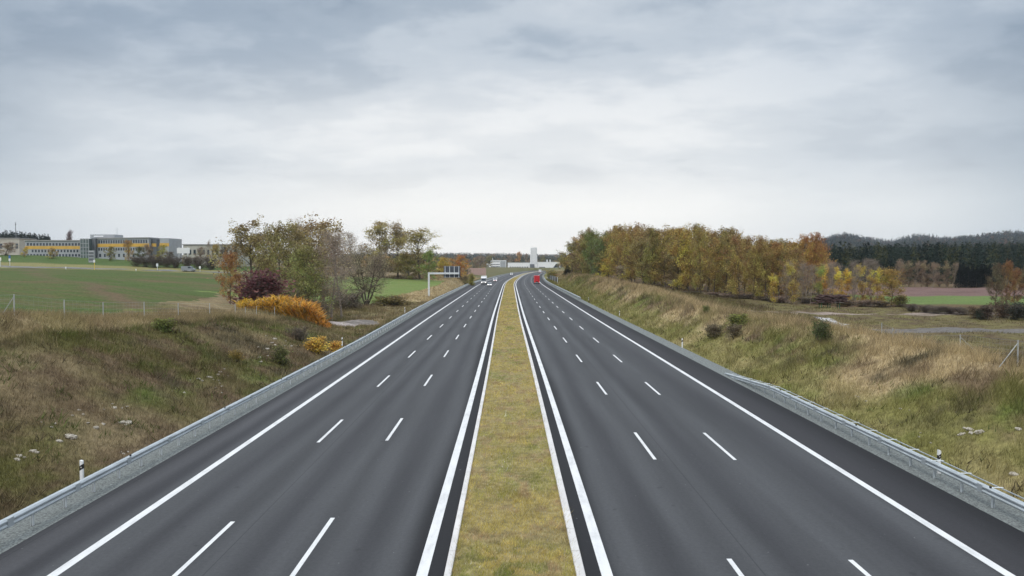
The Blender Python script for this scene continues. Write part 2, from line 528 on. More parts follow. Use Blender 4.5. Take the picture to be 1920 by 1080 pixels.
M = dict(
    asphalt=asphalt_mat(),
    paint=paint_mat(),
    gravel=mat('gravel', (.145, .157, .150), .9, .55, 14.0, .5),
    concrete=mat('concrete', (.50, .48, .45), .85, .22, 2.5, .2),
    kerb=mat('kerb_concrete', (.58, .56, .54), .85, .10, .7, .05),
    ground=attr_mat('ground_soil', .95, 0, 2.4, .5, .1, .6),
    blade=attr_mat('grass_blade', .8, .3, 1.2, .2, .15),
    wood_far=attr_mat('wood_mass', .95, .15, .5, .35, .05),
    fence_post=mat('galvanised_fence_post', (.42, .43, .42), .6, .12, 2.0, metal=.2),
    fence_wire=mat('weathered_fence_steel', (.26, .27, .265), .6, .15, 2.0, metal=.2),
    galv=mat('galvanised_steel', (.45, .49, .51), .45, .12, 1.2, metal=.25),
    galv_pale=mat('galvanised_pale', (.68, .71, .72), .5, .1, 2.0, metal=.2),
    white=mat('white_plastic', (.80, .80, .79), .45, .06, 4.0),
    black=mat('black_plastic', (.012, .012, .013), .45, .2, 4.0),
    reflector=mat('reflector', (.65, .60, .55), .2, .1, 8.0),
    sign_back=mat('sign_back_slate', (.060, .068, .085), .5, .2, 1.2),
    bark=mat('bark', (.105, .085, .062), .9, .4, 6.0, .4, coords='Object', stretch=(1, 1, .25)),
    bark_pale=mat('bark_pale', (.25, .205, .165), .9, .4, 4.0, .3, stretch=(1, 1, 1.5)),
    leaf=leaf_mat('leaf'),
    plaster=mat('white_plaster', (.88, .88, .88), .8, .04, .4),
    panel=mat('grey_panel', (.36, .375, .39), .6, .08, .5),
    panel_dark=mat('dark_panel', (.12, .13, .14), .55, .15, .5),
    yellow=mat('yellow_panel', (.62, .37, .07), .6, .1, .5),
    glass=mat('window_glass', (.035, .05, .065), .12, .3, .3, spec=.8),
    glass_green=mat('stair_glass', (.10, .135, .13), .15, .3, .4, spec=.7),
    cream=mat('cream_render', (.44, .42, .36), .85, .1, .5),
    roof=mat('flat_roof', (.30, .295, .29), .85, .15, .3),
    stone=mat('limestone', (.40, .36, .30), .9, .3, 5.0, .5),
    red=mat('red_paint', (.55, .022, .03), .35, .1, 1.5),
    car_white=mat('white_car_paint', (.75, .75, .76), .3, .05, 1.5),
    car_grey=mat('grey_car_paint', (.30, .32, .35), .3, .08, 1.5, metal=.3),
    rubber=mat('tyre_rubber', (.02, .02, .02), .8, .2, 6.0),
    rim=mat('wheel_rim', (.42, .43, .44), .35, .1, 5.0, metal=.6),
    barrier=mat('barrier_board', (.46, .31, .27), .85, .10, 1.5, stretch=(1, 1, .2)),
    orange=mat('orange_sheet', (.62, .27, .08), .6, .1, 2.0),
    mesh_dark=mat('dark_grating', (.035, .04, .045), .6, .3, 3.0),
    blue=mat('blue_sign', (.04, .13, .38), .4, .05, 2.0),
    yellow_sign=mat('yellow_sign', (.72, .50, .07), .45, .05, 2.0),
    brush=mat('brushwood', (.085, .050, .045), .95, .5, 3.0),
    green_paint=mat('green_paint', (.035, .10, .045), .5, .1, 3.0),
    plank=mat('grey_timber', (.22, .20, .175), .85, .3, 3.0),
)


def emit_mat(name, col, st):
    m, t, p = new_mat(name)
    p.inputs['Base Color'].default_value = (*col, 1)
    p.inputs['Emission Color'].default_value = (*col, 1)
    p.inputs['Emission Strength'].default_value = st
    return m


M['headlamp'] = emit_mat('lit_headlamp', (1, .96, .88), 2.5)
M['taillamp'] = emit_mat('lit_tail_lamp', (1, .05, .04), 1.5)

# ------------------------------------------------------------------ ground colour
GREEN, OLIVE, STRAW, BROWN, DARK = (np.array(c) for c in ((.105, .135, .030), (.145, .135, .045), (.38, .295, .165), (.165, .118, .070), (.075, .062, .035)))


def lerp3(a, b, t):
    return a + (b - a) * np.clip(t, 0, 1)[:, None]


def gcol(x, y):
    x, y = np.asarray(x, float), np.asarray(y, float)
    xr = x - S(y)
    n1, n2, n3 = fbm(x * .16, y * .10), fbm(x * .75 + 30, y * .5), fbm(x * .33 + 90, y * .22 + 7)
    left = xr < 0
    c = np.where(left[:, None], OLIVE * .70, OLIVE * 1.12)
    c = lerp3(c, GREEN, (n3 - .50) * 5)
    up = np.where(left, (-18 - xr) / 12.0, (xr - 19.5) / 8.0)   # 0 at the verge, 1 on the crest
    dry = (n1 - .44) * 4 + np.where(left, (up - .55) * .55, (up - .42) * 1.6)
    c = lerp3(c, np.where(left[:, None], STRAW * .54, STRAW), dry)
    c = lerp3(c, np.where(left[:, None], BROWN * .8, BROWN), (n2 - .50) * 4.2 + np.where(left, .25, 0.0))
    c = lerp3(c, np.broadcast_to(DARK, c.shape), (fbm(x * .45 + 200, y * .3) - .60) * 5)
    # greener close to the right verge
    c = lerp3(c, OLIVE * 1.5, np.where((~left) & (up < .45), .55, 0) * (n2 + .3))
    hollow = (left & (y > 100) & (y < 260) & (xr < -19) & (xr > -60))
    c = lerp3(c, STRAW * .72, np.where(hollow, .45, 0))
    bank = left & (y > 306) & (y < 352) & (xr < -95)
    c = lerp3(c, np.array([.062, .105, .028]), np.where(bank, .9, 0))
    c = lerp3(c, np.array([.20, .185, .075]), np.where(left & (y > 280) & (y <= 306) & (xr < -80), .9, 0))
    c = lerp3(c, STRAW * .95, np.where(left & (xr < -29) & (xr > -37) & (y < 100), .65, 0) * (.35 + n3))
    val = (~left) & (xr > 33)
    c = lerp3(c, OLIVE * .72, np.where(val, np.clip((xr - 33) / 10, 0, .85), 0))
    c = lerp3(c, BROWN * .62, np.where(val, np.clip((xr - 33) / 10, 0, 1) * (n2 - .38) * 3.5, 0))
    berm = (left & (y > 190) & (y < 460) & (xr < -20) & (xr > -34))
    c = lerp3(c, STRAW * 1.0, np.where(berm, .75, 0))
    return c


def zone(x, y):
    """0 ground 1 field 2 meadow 3 ploughed 4 gravel 5 green strip 6 concrete 7 leaf litter 8 dirt track"""
    xr = x - S(y)
    z = np.zeros(len(x), int)
    edge = -33.5 - np.clip(y - 60, 0, 60) * .30 + (fbm(x * .1, y * .1) - .5) * 1.5
    z[(xr < edge) & (y > 30) & (y < 112)] = 1
    z[(xr < -49 - (y - 112) * .28 + (fbm(x * .1, y * .1) - .5) * 4) & (y >= 112) & (y < 282)] = 1
    z[(xr > -74) & (xr < -24.5 - np.clip(260 - y, 0, 80) * .10) & (y > 178) & (y < 300)] = 2
    z[(y > 157) & (y < 197) & (xr > 82)] = 5
    z[(y >= 197) & (y < 268) & (xr > 92)] = 3
    z[(y > 95.5 + (fbm(x * .12, y * 0 + 3) - .5) * 3) & (y < 100.5 + (fbm(x * .1, y * 0 + 8) - .5) * 4) & (xr > 47) & (xr < 110)] = 4
    z[((xr + 26.0) / 5.4) ** 2 + ((y - 124) / 11.5) ** 2 < 1 + (fbm(x * .3, y * .3) - .5) * .5] = 4
    # pale concrete channel running down from the track
    t = (y - 88) / 32.0
    cx = 41.5 + t * 8.0
    z[(t > 0) & (t < 1) & (np.abs(xr - cx) < .75 + .4 * t)] = 6
    z[(y > 122) & (y < 134) & (xr > 36 + (y - 122) * .6) & (xr < 120) & (np.abs(y - (126 + (xr - 40) * .05)) < 2.2)] = 8
    wood = (xr > 27 + np.clip(330 - y, 0, 130) * .05 + np.clip(200 - y, 0, 50) * .5) & (xr < 105 + np.clip(y - 200, 0, 400) * .2) & (y > 146) & (y < 420)
    z[wood & (z == 0)] = 7
    z[(xr > 55) & (y >= 266) & (y < 430) & (z == 0)] = 7
    return z


def ground():
    xs = [0.0]
    step = .42
    while xs[-1] < 5200:
        if xs[-1] > 34:
            step *= 1.042
        xs.append(xs[-1] + step)
    xs = np.array(xs)
    xs = np.r_[-xs[:0:-1], xs]
    ys = [-60.0, -40, -20, 0, 12]
    step = .55
    while ys[-1] < 4600:
        step *= 1.0105 if ys[-1] > 50 else 1.0
        ys.append(ys[-1] + step)
    ys = np.array(ys)
    XX, YY = np.meshgrid(xs, ys)
    XX = XX + S(YY) * (np.abs(XX) < 3000)
    x, y = XX.ravel(), YY.ravel()
    z = Hh(x, y)
    nx, ny = len(xs), len(ys)
    i = (np.arange(ny - 1)[:, None] * nx + np.arange(nx - 1)[None, :]).ravel()
    F = np.stack([i, i + 1, i + nx + 1, i + nx], 1)
    cx, cy = x[F].mean(1), y[F].mean(1)
    zn = zone(cx, cy)
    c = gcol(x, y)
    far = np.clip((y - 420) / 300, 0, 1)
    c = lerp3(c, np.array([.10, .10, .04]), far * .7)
    fol = c.copy()
    rowj = fbm(x * .05, y * .5 + 60)
    n_a, n_b = fbm(x * .03 + 5, y * .06), fbm(x * .12, y * .9 + 3)
    fieldc = lerp3(np.broadcast_to(np.array([.070, .098, .028]), c.shape), np.array([.125, .090, .050]), (n_b - .47) * 1.9 + (n_a - .5) * 1.6)
    track = np.abs(((x * .42 + y * .30 + 6 * fbm(x * .02, y * .02)) % 26) - 13)
    fieldc = lerp3(fieldc, np.array([.135, .088, .058]), (1.0 - track / 1.3) * .9)
    cols = {1: fieldc, 2: lerp3(np.broadcast_to(np.array([.125, .175, .048]), c.shape), np.array([.17, .185, .065]), (n_b - .35) * 2),
            3: lerp3(np.broadcast_to(np.array([.165, .105, .090]), c.shape), np.array([.12, .075, .065]), (n_b - .4) * 3),
            4: lerp3(np.where((x > 0)[:, None], np.array([.14, .128, .118]), np.array([.36, .31, .29])), np.array([.15, .135, .12]), (fbm(x * .25, y * .5) - .42) * 4),
            5: lerp3(np.broadcast_to(np.array([.105, .155, .045]), c.shape), np.array([.14, .175, .06]), (n_b - .35) * 2),
            6: lerp3(np.broadcast_to(np.array([.50, .49, .49]), c.shape), np.array([.20, .18, .17]), (fbm(x * .9, y * .6) - .5) * 5),
            7: lerp3(np.broadcast_to(np.array([.13, .085, .05]), c.shape), np.array([.09, .08, .035]), (fbm(x * .2, y * .2) - .4) * 3),
            8: lerp3(np.broadcast_to(np.array([.27, .215, .18]), c.shape), np.array([.17, .135, .10]), (fbm(x * .2, y * .5) - .4) * 3)}
    names = {0: 'ground', 1: 'crop_field', 2: 'meadow', 3: 'ploughed_field', 4: 'gravel_ground', 5: 'green_field', 6: 'concrete_path', 7: 'woodland_floor_ground', 8: 'dirt_track'}
    V = np.stack([x, y, z], 1)
    for k, nm in names.items():
        f = F[zn == k]
        if not len(f):
            continue
        u, inv = np.unique(f.ravel(), return_inverse=True)
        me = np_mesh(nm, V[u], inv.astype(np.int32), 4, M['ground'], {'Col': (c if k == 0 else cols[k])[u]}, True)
        link(nm, me, None, 'structure')


ground()

# ------------------------------------------------------------------ motorway
YS = np.r_[np.arange(4, 120, 4.0), np.arange(120, 1100, 10.0)]


def strip(name, x0, x1, z, m, ya=None, zb=None):
    """a sheet that follows the road between lateral x0 and x1 (numbers or functions of y)"""
    ya = YS if ya is None else ya
    f = lambda v: v(ya) if callable(v) else np.full(len(ya), float(v))
    a, b = f(x0), f(x1)
    k = 10 if m is M['asphalt'] else 1
    cols = [a + (b - a) * j / k for j in range(k + 1)]
    s = S(ya)
    n = len(ya)
    V = np.concatenate([np.stack([c + s, ya, np.full(n, z)], 1) for c in cols])
    fs = [(j * n + i, (j + 1) * n + i, (j + 1) * n + i + 1, j * n + i + 1) for j in range(k) for i in range(n - 1)]
    me = bpy.data.meshes.new(name)
    me.from_pydata(V.tolist(), [], fs)
    uvl = me.uv_layers.new(name='lat')
    lat = np.concatenate(cols)
    li = np.empty(len(me.loops), np.int32)
    me.loops.foreach_get('vertex_index', li)
    uvl.data.foreach_set('uv', np.stack([lat[li], V[li, 1]], 1).astype(np.float32).ravel())
    me.materials.append(m)
    me.update()
    return link(name, me, None, 'structure')


strip('road', lambda y: -16.3 - flare(y), -1.95, 0.0, M['asphalt'])
strip('road', 2.22, 17.75, 0.0, M['asphalt'])
strip('gravel_verge', lambda y: -18.7 - flare(y), lambda y: -16.3 - flare(y), -0.03, M['gravel'])
strip('gravel_verge', 17.75, 19.35, -0.03, M['gravel'])
strip('median_ground', -1.74, 1.95, 0.06, mat('median_soil', (.23, .19, .085), .95, .35, 3.0, .5))

# lane markings: solid edge lines and broken lane lines, every painted dash real geometry on the asphalt
mk = MB()
def paint_line(xc, wd, y0, y1, step=4.0):
    ya = np.arange(y0, y1 + .01, step) if y1 - y0 > step else np.array([y0, y1])
    s = S(ya)
    for i in range(len(ya) - 1):
        mk.add([(xc - wd / 2 + s[i], ya[i], .004), (xc + wd / 2 + s[i], ya[i], .004), (xc + wd / 2 + s[i + 1], ya[i + 1], .004), (xc - wd / 2 + s[i + 1], ya[i + 1], .004)], [(0, 1, 2, 3)])
for xc, wd in ((-13.62, .32), (-2.63, .34), (2.89, .34), (14.87, .32)):
    paint_line(xc, wd, 5, 1080)
for xc, ph in ((-9.98, 39.4), (-6.48, 39.8), (6.88, 35.9), (10.66, 35.8)):
    for k in range(-1, 56):
        paint_line(xc, .16, ph + 18 * k, ph + 18 * k + 5.8, 6)
mk.build('road_markings', M['paint'], None, kind='structure')

# concrete kerbs either side of the median, with joints every two metres
def kerb(x0, x1):
    b = MB()
    y = 4.0
    while y < 1000:
        L = 2.0 if y < 130 else 8.0
        s0, s1 = float(S(y)), float(S(y + L))
        g = .012
        vs = []
        for yy, s in ((y + g, s0), (y + L - g, s1)):
            vs += [(x0 + s, yy, -.05), (x0 + s, yy, .13), (x0 + .02 + s, yy, .15), (x1 - .02 + s, yy, .15), (x1 + s, yy, .13), (x1 + s, yy, -.05)]
        b.add(vs, [(0, 1, 7, 6), (1, 2, 8, 7), (2, 3, 9, 8), (3, 4, 10, 9), (4, 5, 11, 10), (0, 5, 4, 3, 2, 1), (6, 7, 8, 9, 10, 11)])
        y += L
    b.build('kerb', M['kerb'], None, kind='structure')
kerb(-1.95, -1.74)
kerb(1.95, 2.22)

# ------------------------------------------------------------------ grass: uncountable, one mesh per stretch
def blades(name, n, x0, x1, y0, y1, hgt, wid, colf, power=1.6, keep=None, lean=.62, zf=None):
    u = rng.random(n)
    p = 1 - power
    y = (y0 ** p + u * (y1 ** p - y0 ** p)) ** (1 / p)
    xr = (x0(y) if callable(x0) else x0) + rng.random(n) * ((x1(y) if callable(x1) else x1) - (x0(y) if callable(x0) else x0))
    x = xr + S(y)
    if keep is not None:
        k = keep(x, xr, y)
        x, xr, y = x[k], xr[k], y[k]
    n = len(x)
    z = (Hh(x, y) if zf is None else np.full(n, zf)) - .03
    hh = hgt(x, xr, y) * (.55 + .9 * rng.random(n))
    ww = wid * np.maximum(1, y / 38) * (.7 + .6 * rng.random(n))
    a = rng.random(n) * 2 * np.pi
    dx, dy = np.cos(a) * ww / 2, np.sin(a) * ww / 2
    la = rng.random(n) * 2 * np.pi
    ln = hh * lean * (.4 + rng.random(n))
    lx, ly = np.cos(la) * ln + .12 * hh, np.sin(la) * ln
    V = np.empty((n, 3, 3))
    V[:, 0] = np.stack([x - dx, y - dy, z], 1)
    V[:, 1] = np.stack([x + dx, y + dy, z], 1)
    V[:, 2] = np.stack([x + lx, y + ly, z + hh], 1)
    c = colf(x, xr, y) * ((.62 + .76 * rng.random(n)) * (.62 + .76 * fbm(x * 2.3 + 3, y * 1.5, 3)))[:, None]
    C = np.repeat(c, 3, 0)
    me = np_mesh(name, V.reshape(-1, 3), np.arange(3 * n), 3, M['blade'], {'Col': C})
    return link(name, me, None, 'stuff')


def med_col(x, xr, y):
    n1, n2 = fbm(x * .5, y * .25), fbm(x * 1.6 + 9, y * 1.1)
    c = lerp3(np.broadcast_to(np.array([.56, .44, .13]), (len(x), 3)), np.array([.28, .31, .06]), (n1 - .47) * 4)
    c = lerp3(c, np.array([.46, .31, .17]), (n2 - .50) * 5)
    c = lerp3(c, np.array([.13, .19, .035]), np.clip((27 - y) / 6, 0, 1) * (fbm(x, y) > .5))
    fl = (rng.random(len(x)) < .004) & (y < 60)
    c[fl] = np.array([.85, .85, .8])
    return c


blades('median_grass', 190000, -1.78, 1.97, 12, 520, lambda x, xr, y: .05 + .09 * fbm(x * .8, y * .5), .014, med_col, 1.5, zf=.07)
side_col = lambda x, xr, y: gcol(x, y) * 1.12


def hol(x, xr, y):
    zz = zone(x, y)
    return (zz == 0) | ((zz == 1) & (xr > -40) & (rng.random(len(x)) < .25))


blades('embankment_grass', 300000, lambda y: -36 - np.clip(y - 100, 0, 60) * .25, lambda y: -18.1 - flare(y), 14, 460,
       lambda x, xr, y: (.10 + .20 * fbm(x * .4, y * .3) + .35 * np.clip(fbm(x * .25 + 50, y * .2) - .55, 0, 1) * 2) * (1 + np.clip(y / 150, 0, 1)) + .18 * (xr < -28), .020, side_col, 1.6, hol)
blades('embankment_grass', 360000, 19.25, lambda y: np.minimum(46, 34 + np.clip(200 - y, 0, 60) * .3), 14, 460,
       lambda x, xr, y: (.14 + .30 * fbm(x * .4, y * .3) + .22 * np.clip((xr - 23.5) / 3, 0, 1) * np.clip((32 - xr) / 3, 0, 1)) * (.6 + .8 * (fbm(x * 1.3 + 70, y * .9) > .5)) * (1 + .6 * np.clip(y / 150, 0, 1)), .020, side_col, 1.6, lambda x, xr, y: np.isin(zone(x, y), (0, 7)))
blades('rough_grass', 90000, 44, 130, 60, 157, lambda x, xr, y: .04 + .16 * fbm(x * .3, y * .3) * (1 + 2 * (fbm(x * .12, y * .2 + 9) > .56)), .02, side_col, 1.2, lambda x, xr, y: zone(x, y) == 0)

# coarser things in the sward: tufts and seed stalks, broad-leaved weeds, grass leaning over the kerbs
blades('median_tufts', 26000, -1.80, 2.02, 16, 200, lambda x, xr, y: .16 + .16 * fbm(x * 2, y * 1.4), .012, lambda x, xr, y: med_col(x, xr, y) * np.where((rng.random(len(x)) < .5)[:, None], 1.15, .62), 1.6, lambda x, xr, y: (fbm(x * 1.1 + 5, y * .8) > .56) | (np.abs(xr - .1) > 1.72), .8, zf=.07)
stalk = lambda x, xr, y: np.where((rng.random(len(x)) < .6)[:, None], STRAW * 1.05, BROWN * .8)
weed = lambda x, xr, y: np.where((fbm(x * .4, y * .4) > .5)[:, None], np.array([.10, .125, .035]), np.array([.085, .068, .04]))
for a_, b_ in ((lambda y: -33 - np.clip(y - 100, 0, 60) * .25, lambda y: -18.6 - flare(y)), (19.8, lambda y: np.minimum(44, 33 + np.clip(200 - y, 0, 60) * .3))):
    blades('seed_stalks', 22000, a_, b_, 16, 240, lambda x, xr, y: .45 + .45 * fbm(x * .4, y * .3), .011, stalk, 1.6, lambda x, xr, y: (fbm(x * .5 + 8, y * .35) > .53) & (zone(x, y) == 0), .35)
    blades('weeds', 26000, a_, b_, 16, 200, lambda x, xr, y: .22 + .25 * fbm(x * .9, y * .7), .055, weed, 1.6, lambda x, xr, y: (fbm(x * .8 + 33, y * .6 + 4) > .60) & (zone(x, y) == 0), .9)

# ------------------------------------------------------------------ guardrails
W_BEAM = [(0, .44), (-.045, .49), (-.045, .53), (0, .575), (0, .615), (-.045, .66), (-.045, .70), (0, .75), (.012, .75), (-.03, .70), (-.03, .66), (.014, .615), (.014, .575), (-.03, .53), (-.03, .49), (.012, .44)]


def guardrail(name, label, xf, y0, y1, side, ramp_end=None, spacers=True, dy=2.0, tail_stuff=True):
    """side = direction away from the carriageway; the face with the waves looks at the road"""
    root = empty(name, (float(xf(y0) + S(y0)), y0, 0), 0, label, 'guardrail', 'steel guardrails along the motorway')
    ox, oy = root.location.x, y0
    ya = np.arange(y0, y1 + .01, 2.0 if y1 < 130 else 4.0)
    drop = lambda y: 0 if ramp_end is None else -max(0.0, min(1.0, (y - ramp_end[0]) / (ramp_end[1] - ramp_end[0]))) * .72
    drop0 = lambda y: drop(y)
    def sweep(prof, nm, mt):
        b = MB()
        n = len(prof)
        vs = []
        for y in ya:
            s = float(xf(y) + S(y))
            d = drop0(y)
            vs += [(s + p[0] * side * -1 * -1 - ox, y - oy, p[1] + d) for p in prof]
        fs = [(i * n + j, i * n + (j + 1) % n, (i + 1) * n + (j + 1) % n, (i + 1) * n + j) for i in range(len(ya) - 1) for j in range(n)]
        fs += [tuple(range(n)), tuple((len(ya) - 1) * n + j for j in range(n))]
        b.add(vs, fs)
        return b.build(nm, mt, root)
    rail = sweep([(p[0] * 1.0, p[1]) for p in W_BEAM], 'rail', M['galv'])
    sweep([(.05, .60), (.05, .735), (.17, .735), (.17, .60)], 'box_beam', M['galv'])
    if spacers:
        sweep([(.46, .70), (.46, .735), (.50, .735), (.50, .70)], 'rear_strap', M['galv'])
    ys = np.arange(y0 + .6, y1 - .2, dy)
    protos = {}
    rest = MB()
    bolt = MB()
    for i, y in enumerate(ys):
        d = drop0(y)
        x = float(xf(y) + S(y)) - ox
        top = .70 + d
        if top < .06:
            continue
        def post_into(b, x, y):
            b.box(x + side * .18 - .03 - (.03 if side < 0 else 0), x + side * .18 + .03 + (.03 if side > 0 else 0), y - .004, y + .004, -.3, top)
            b.box(x + side * .18 - .04, x + side * .18 - .03, y - .05, y + .05, -.3, top)
            b.box(x + side * .18 + .03, x + side * .18 + .04, y - .05, y + .05, -.3, top)
        if i < 100:
            if d == 0 and 'p' in protos:
                o = protos['p'].copy()
                COL.objects.link(o)
                o.parent = root
                o.location = (x, y - oy, 0)
            else:
                b = MB()
                post_into(b, 0, 0)
                o = b.build('post', M['galv_pale'], root)
                o.location = (x, y - oy, 0)
                if d == 0:
                    protos['p'] = o
        else:
            post_into(rest, x, y - oy)
        if spacers and i < 100:
            if d == 0 and 's' in protos:
                o = protos['s'].copy()
                COL.objects.link(o)
                o.parent = root
                o.location = (x, y - oy, 0)
            else:
                b = MB()
                a0, a1 = sorted((.0, side * .56))
                b.box(a0, a1, -.045, .045, .742 + d, .752 + d)
                o = b.build('spacer', M['galv_pale'], root)
                o.location = (x, y - oy, 0)
                if d == 0:
                    protos['s'] = o
    sp0 = None
    for y in np.arange(y0 + 1.1, min(y1, 130) - 1, 4.0):
        d, x = drop0(y), float(xf(y) + S(y)) - ox
        a0, a1 = sorted((x - side * .048, x + side * .02))
        if sp0 is None or d:
            q = MB(); q.box(a0 - x, a1 - x, -.16, .16, .45 + d, .755 + d)
            so = q.build('splice', M['galv'], root)
            sp0 = sp0 or so
        else:
            so = sp0.copy(); COL.objects.link(so); so.parent = root
        so.location = (x, y - oy, 0)
    for y in np.arange(y0 + (33.6 - 12.3 if side < 0 else 16.5), min(y1 - 12, 200), 11.25):
        x = float(xf(y) + S(y)) - ox
        q = MB(); a0, a1 = sorted((x - side * .01, x + side * .03)); q.box(a0, a1, y - oy - .05, y - oy + .05, .757, .83)
        q.build('reflector', M['black'], root)
    if rest.v:
        rest.build('post', M['galv_pale'], root, kind='stuff')
    return root


guardrail('guardrail', 'long steel guardrail beside the left carriageway below the grassy embankment', lambda y: -16.82 - flare(y), 12.3, 440, -1, None, False)
guardrail('guardrail', 'near steel guardrail on the right verge sloping down to the ground at its far end', lambda y: 18.25, 12.2, 65, 1, (53, 65), True)
guardrail('guardrail', 'far steel guardrail on the right verge beginning beyond the delineator posts', lambda y: 18.5, 196, 470, 1, None, False)

# ------------------------------------------------------------------ delineator posts
def delineator(x, y, label):
    z = -.04 if abs(x - float(S(y))) < 20 else h1(x, y)
    root = empty('delineator_post', (x, y, z), 0, label, 'delineator post', 'white delineator posts along the verge')
    b = MB()
    prof = [(-.06, .0), (.06, .0), (.06, .92), (.045, .985), (-.0, 1.02), (-.06, 1.05)]
    b.prism([(-.06, 0), (.06, 0), (.06, 1.01), (.03, 1.045), (-.06, 1.06)], -.055, .055, 'y')
    b.build('post', M['white'], root)
    k = MB()
    k.prism([(-.063, .62), (.063, .70), (.063, .90), (-.063, .82)], -.058, .058, 'y')
    k.build('black_band', M['black'], root)
    r_ = MB()
    r_.box(-.02, .02, -.0605, -.0585, .74, .79)
    r_.build('reflector', M['reflector'], root)
    return root


dl = [(-18.05, 31.9, 'nearest delineator post left of the road, behind the near guardrail'),
      (-18.9, 85.5, 'delineator post beside the bright yellow bush'),
      (-20.1, 145, 'small delineator post before the gantry behind the left guardrail'),
      (19.05, 33.6, 'delineator post just behind the near right guardrail'),
      (19.1, 84.5, 'delineator post on the right verge, nearest one beyond the guardrail end'),
      (19.2, 134, 'delineator post halfway along the open right verge'),
      (19.3, 188, 'delineator post just before the far right guardrail starts')]
for x, y, l in dl:
    delineator(x, y, l)

# ------------------------------------------------------------------ cantilever sign gantry, its signs seen from behind
def gantry():
    Y = 210
    x0, x1 = X(804, Y), X(861, Y)
    zb = h1(x0, Y) - .1
    za = at(804, 512.5, Y).z
    root = empty('sign_gantry', (x0, Y, zb), 0, 'grey cantilever gantry beside the left carriageway carrying a sign seen from behind', 'sign gantry')
    za -= zb
    b = MB(); b.prism([(-.24, -.22), (.24, -.22), (.24, .22), (-.24, .22)], 0, za + .25, 'z'); b.build('post', M['galv_pale'], root)
    b = MB(); b.box(-.24 + .481, x1 - x0, -.2, .2, za - .25, za + .24); b.build('arm', M['galv_pale'], root)
    b = MB(); b.box(-.4, .4, -.4, .4, -.1, .06); b.build('base_plate', M['concrete'], root)
    sx0, sx1 = X(831.5, Y) - x0, X(863, Y) - x0
    zt, zl = at(831, 499, Y).z - zb, at(831, 520.5, Y).z - zb
    b = MB(); b.box(sx0, sx1, .32, .38, zl, zt); s = b.build('sign_panel', M['sign_back'], root)
    for k in range(4):
        xx = sx0 + (sx1 - sx0) * (.09 + .273 * k)
        b = MB(); b.box(xx - .07, xx + .07, .205, .318, zl + .05, zt - .05); b.build('sign_rib', M['galv_pale'], root)
    b = MB()
    for zz in (zl + .02, zt - .06):
        b.box(sx0, sx1, .27, .317, zz, zz + .05)
    b.build('sign_edge', M['galv'], root)
gantry()

# ------------------------------------------------------------------ dark safety screen on the right, five bays
def screen():
    pts = [at(1042, 531, 340), at(1020.5, 520.5, 455)]
    a, b_ = Vector((21.0, 340, 0)), Vector((19.9 + float(S(452)) + .6, 455, 0))
    a.z, b_.z = h1(a.x, a.y) - .1, h1(b_.x, b_.y) - .1
    root = empty('safety_screen', a, 0, 'dark slatted safety screen with pale posts behind the far right guardrail', 'safety screen')
    d = b_ - a
    n = 5
    for i in range(n + 1):
        p = d * (i / n)
        b = MB(); b.box(p.x - .12, p.x + .12, p.y - .12, p.y + .12, p.z, p.z + 2.7); b.build('post', M['galv_pale'], root)
    for i in range(n):
        p, q = d * (i / n), d * ((i + 1) / n)
        u = (q - p).normalized() * .2
        p2, q2 = p + u, q - u
        b = MB()
        for k in range(8):
            z0 = .45 + k * .27
            b.add([(p2.x, p2.y, p2.z + z0), (q2.x, q2.y, q2.z + z0), (q2.x, q2.y, q2.z + z0 + .22), (p2.x, p2.y, p2.z + z0 + .22),
                   (p2.x + .05, p2.y, p2.z + z0), (q2.x + .05, q2.y, q2.z + z0), (q2.x + .05, q2.y, q2.z + z0 + .22), (p2.x + .05, p2.y, p2.z + z0 + .22)],
                  [(0, 1, 2, 3), (7, 6, 5, 4), (0, 4, 5, 1), (1, 5, 6, 2), (2, 6, 7, 3), (3, 7, 4, 0)])
        b.build('screen_panel', M['mesh_dark'], root)
screen()

# ------------------------------------------------------------------ wire fences
def fence(name, label, pts, hgt, braces=()):
    """pts: ground points of the posts"""
    o = pts[0]
    root = empty(name, o, 0, label, 'fence')
    for i, p in enumerate(pts):
        q = p - o
        b = MB(); b.tube([q + Vector((0, 0, -.2)), q + Vector((0, 0, hgt))], .04, 6); b.build('post', M['fence_post'], root)
    for i, dx in braces:
        q = pts[i] - o
        b = MB(); b.tube([q + Vector((dx, -.1, -.1)), q + Vector((0, 0, hgt * .9))], .025, 5); b.build('brace', M['fence_post'], root)
    b = MB()
    for i in range(len(pts) - 1):
        p, q = pts[i] - o, pts[i + 1] - o
        for k in range(6):
            z = Vector((0, 0, .08 + (hgt - .12) * k / 5))
            b.tube([p + z, q + z], .004 if k < 5 else .007, 3, False)
        m = max(4, int((q - p).length / .5))
        for k in range(1, m):
            c = p.lerp(q, k / m)
            b.tube([c + Vector((0, 0, .08)), c + Vector((0, 0, hgt - .04))], .003, 3, False)
    b.build('wire_mesh', M['fence_wire'], root)
    return root


def gp(px, Y):
    x = X(px, Y)
    return Vector((x, Y, h1(x, Y)))


fl = [(-60, 44.5), (25, 49), (119, 54.6), (192, 59.8), (269, 66.5), (333, 73.3), (392, 81), (440, 89), (459, 92), (480, 96), (514, 100)]
fence('wire_fence', 'wire mesh fence on grey posts along the top of the left embankment', [gp(a, b) for a, b in fl], 1.45, [(1, .9 * -1)])
fr = [(2030, 37), (1912, 43), (1803, 52), (1731, 62), (1676, 75), (1655, 84)]
fence('wire_fence', 'wire mesh fence on grey posts beyond the tall dry grass on the right', [gp(a, b) for a, b in fr], 1.55, [(2, 1.6), (1, -1.2)])

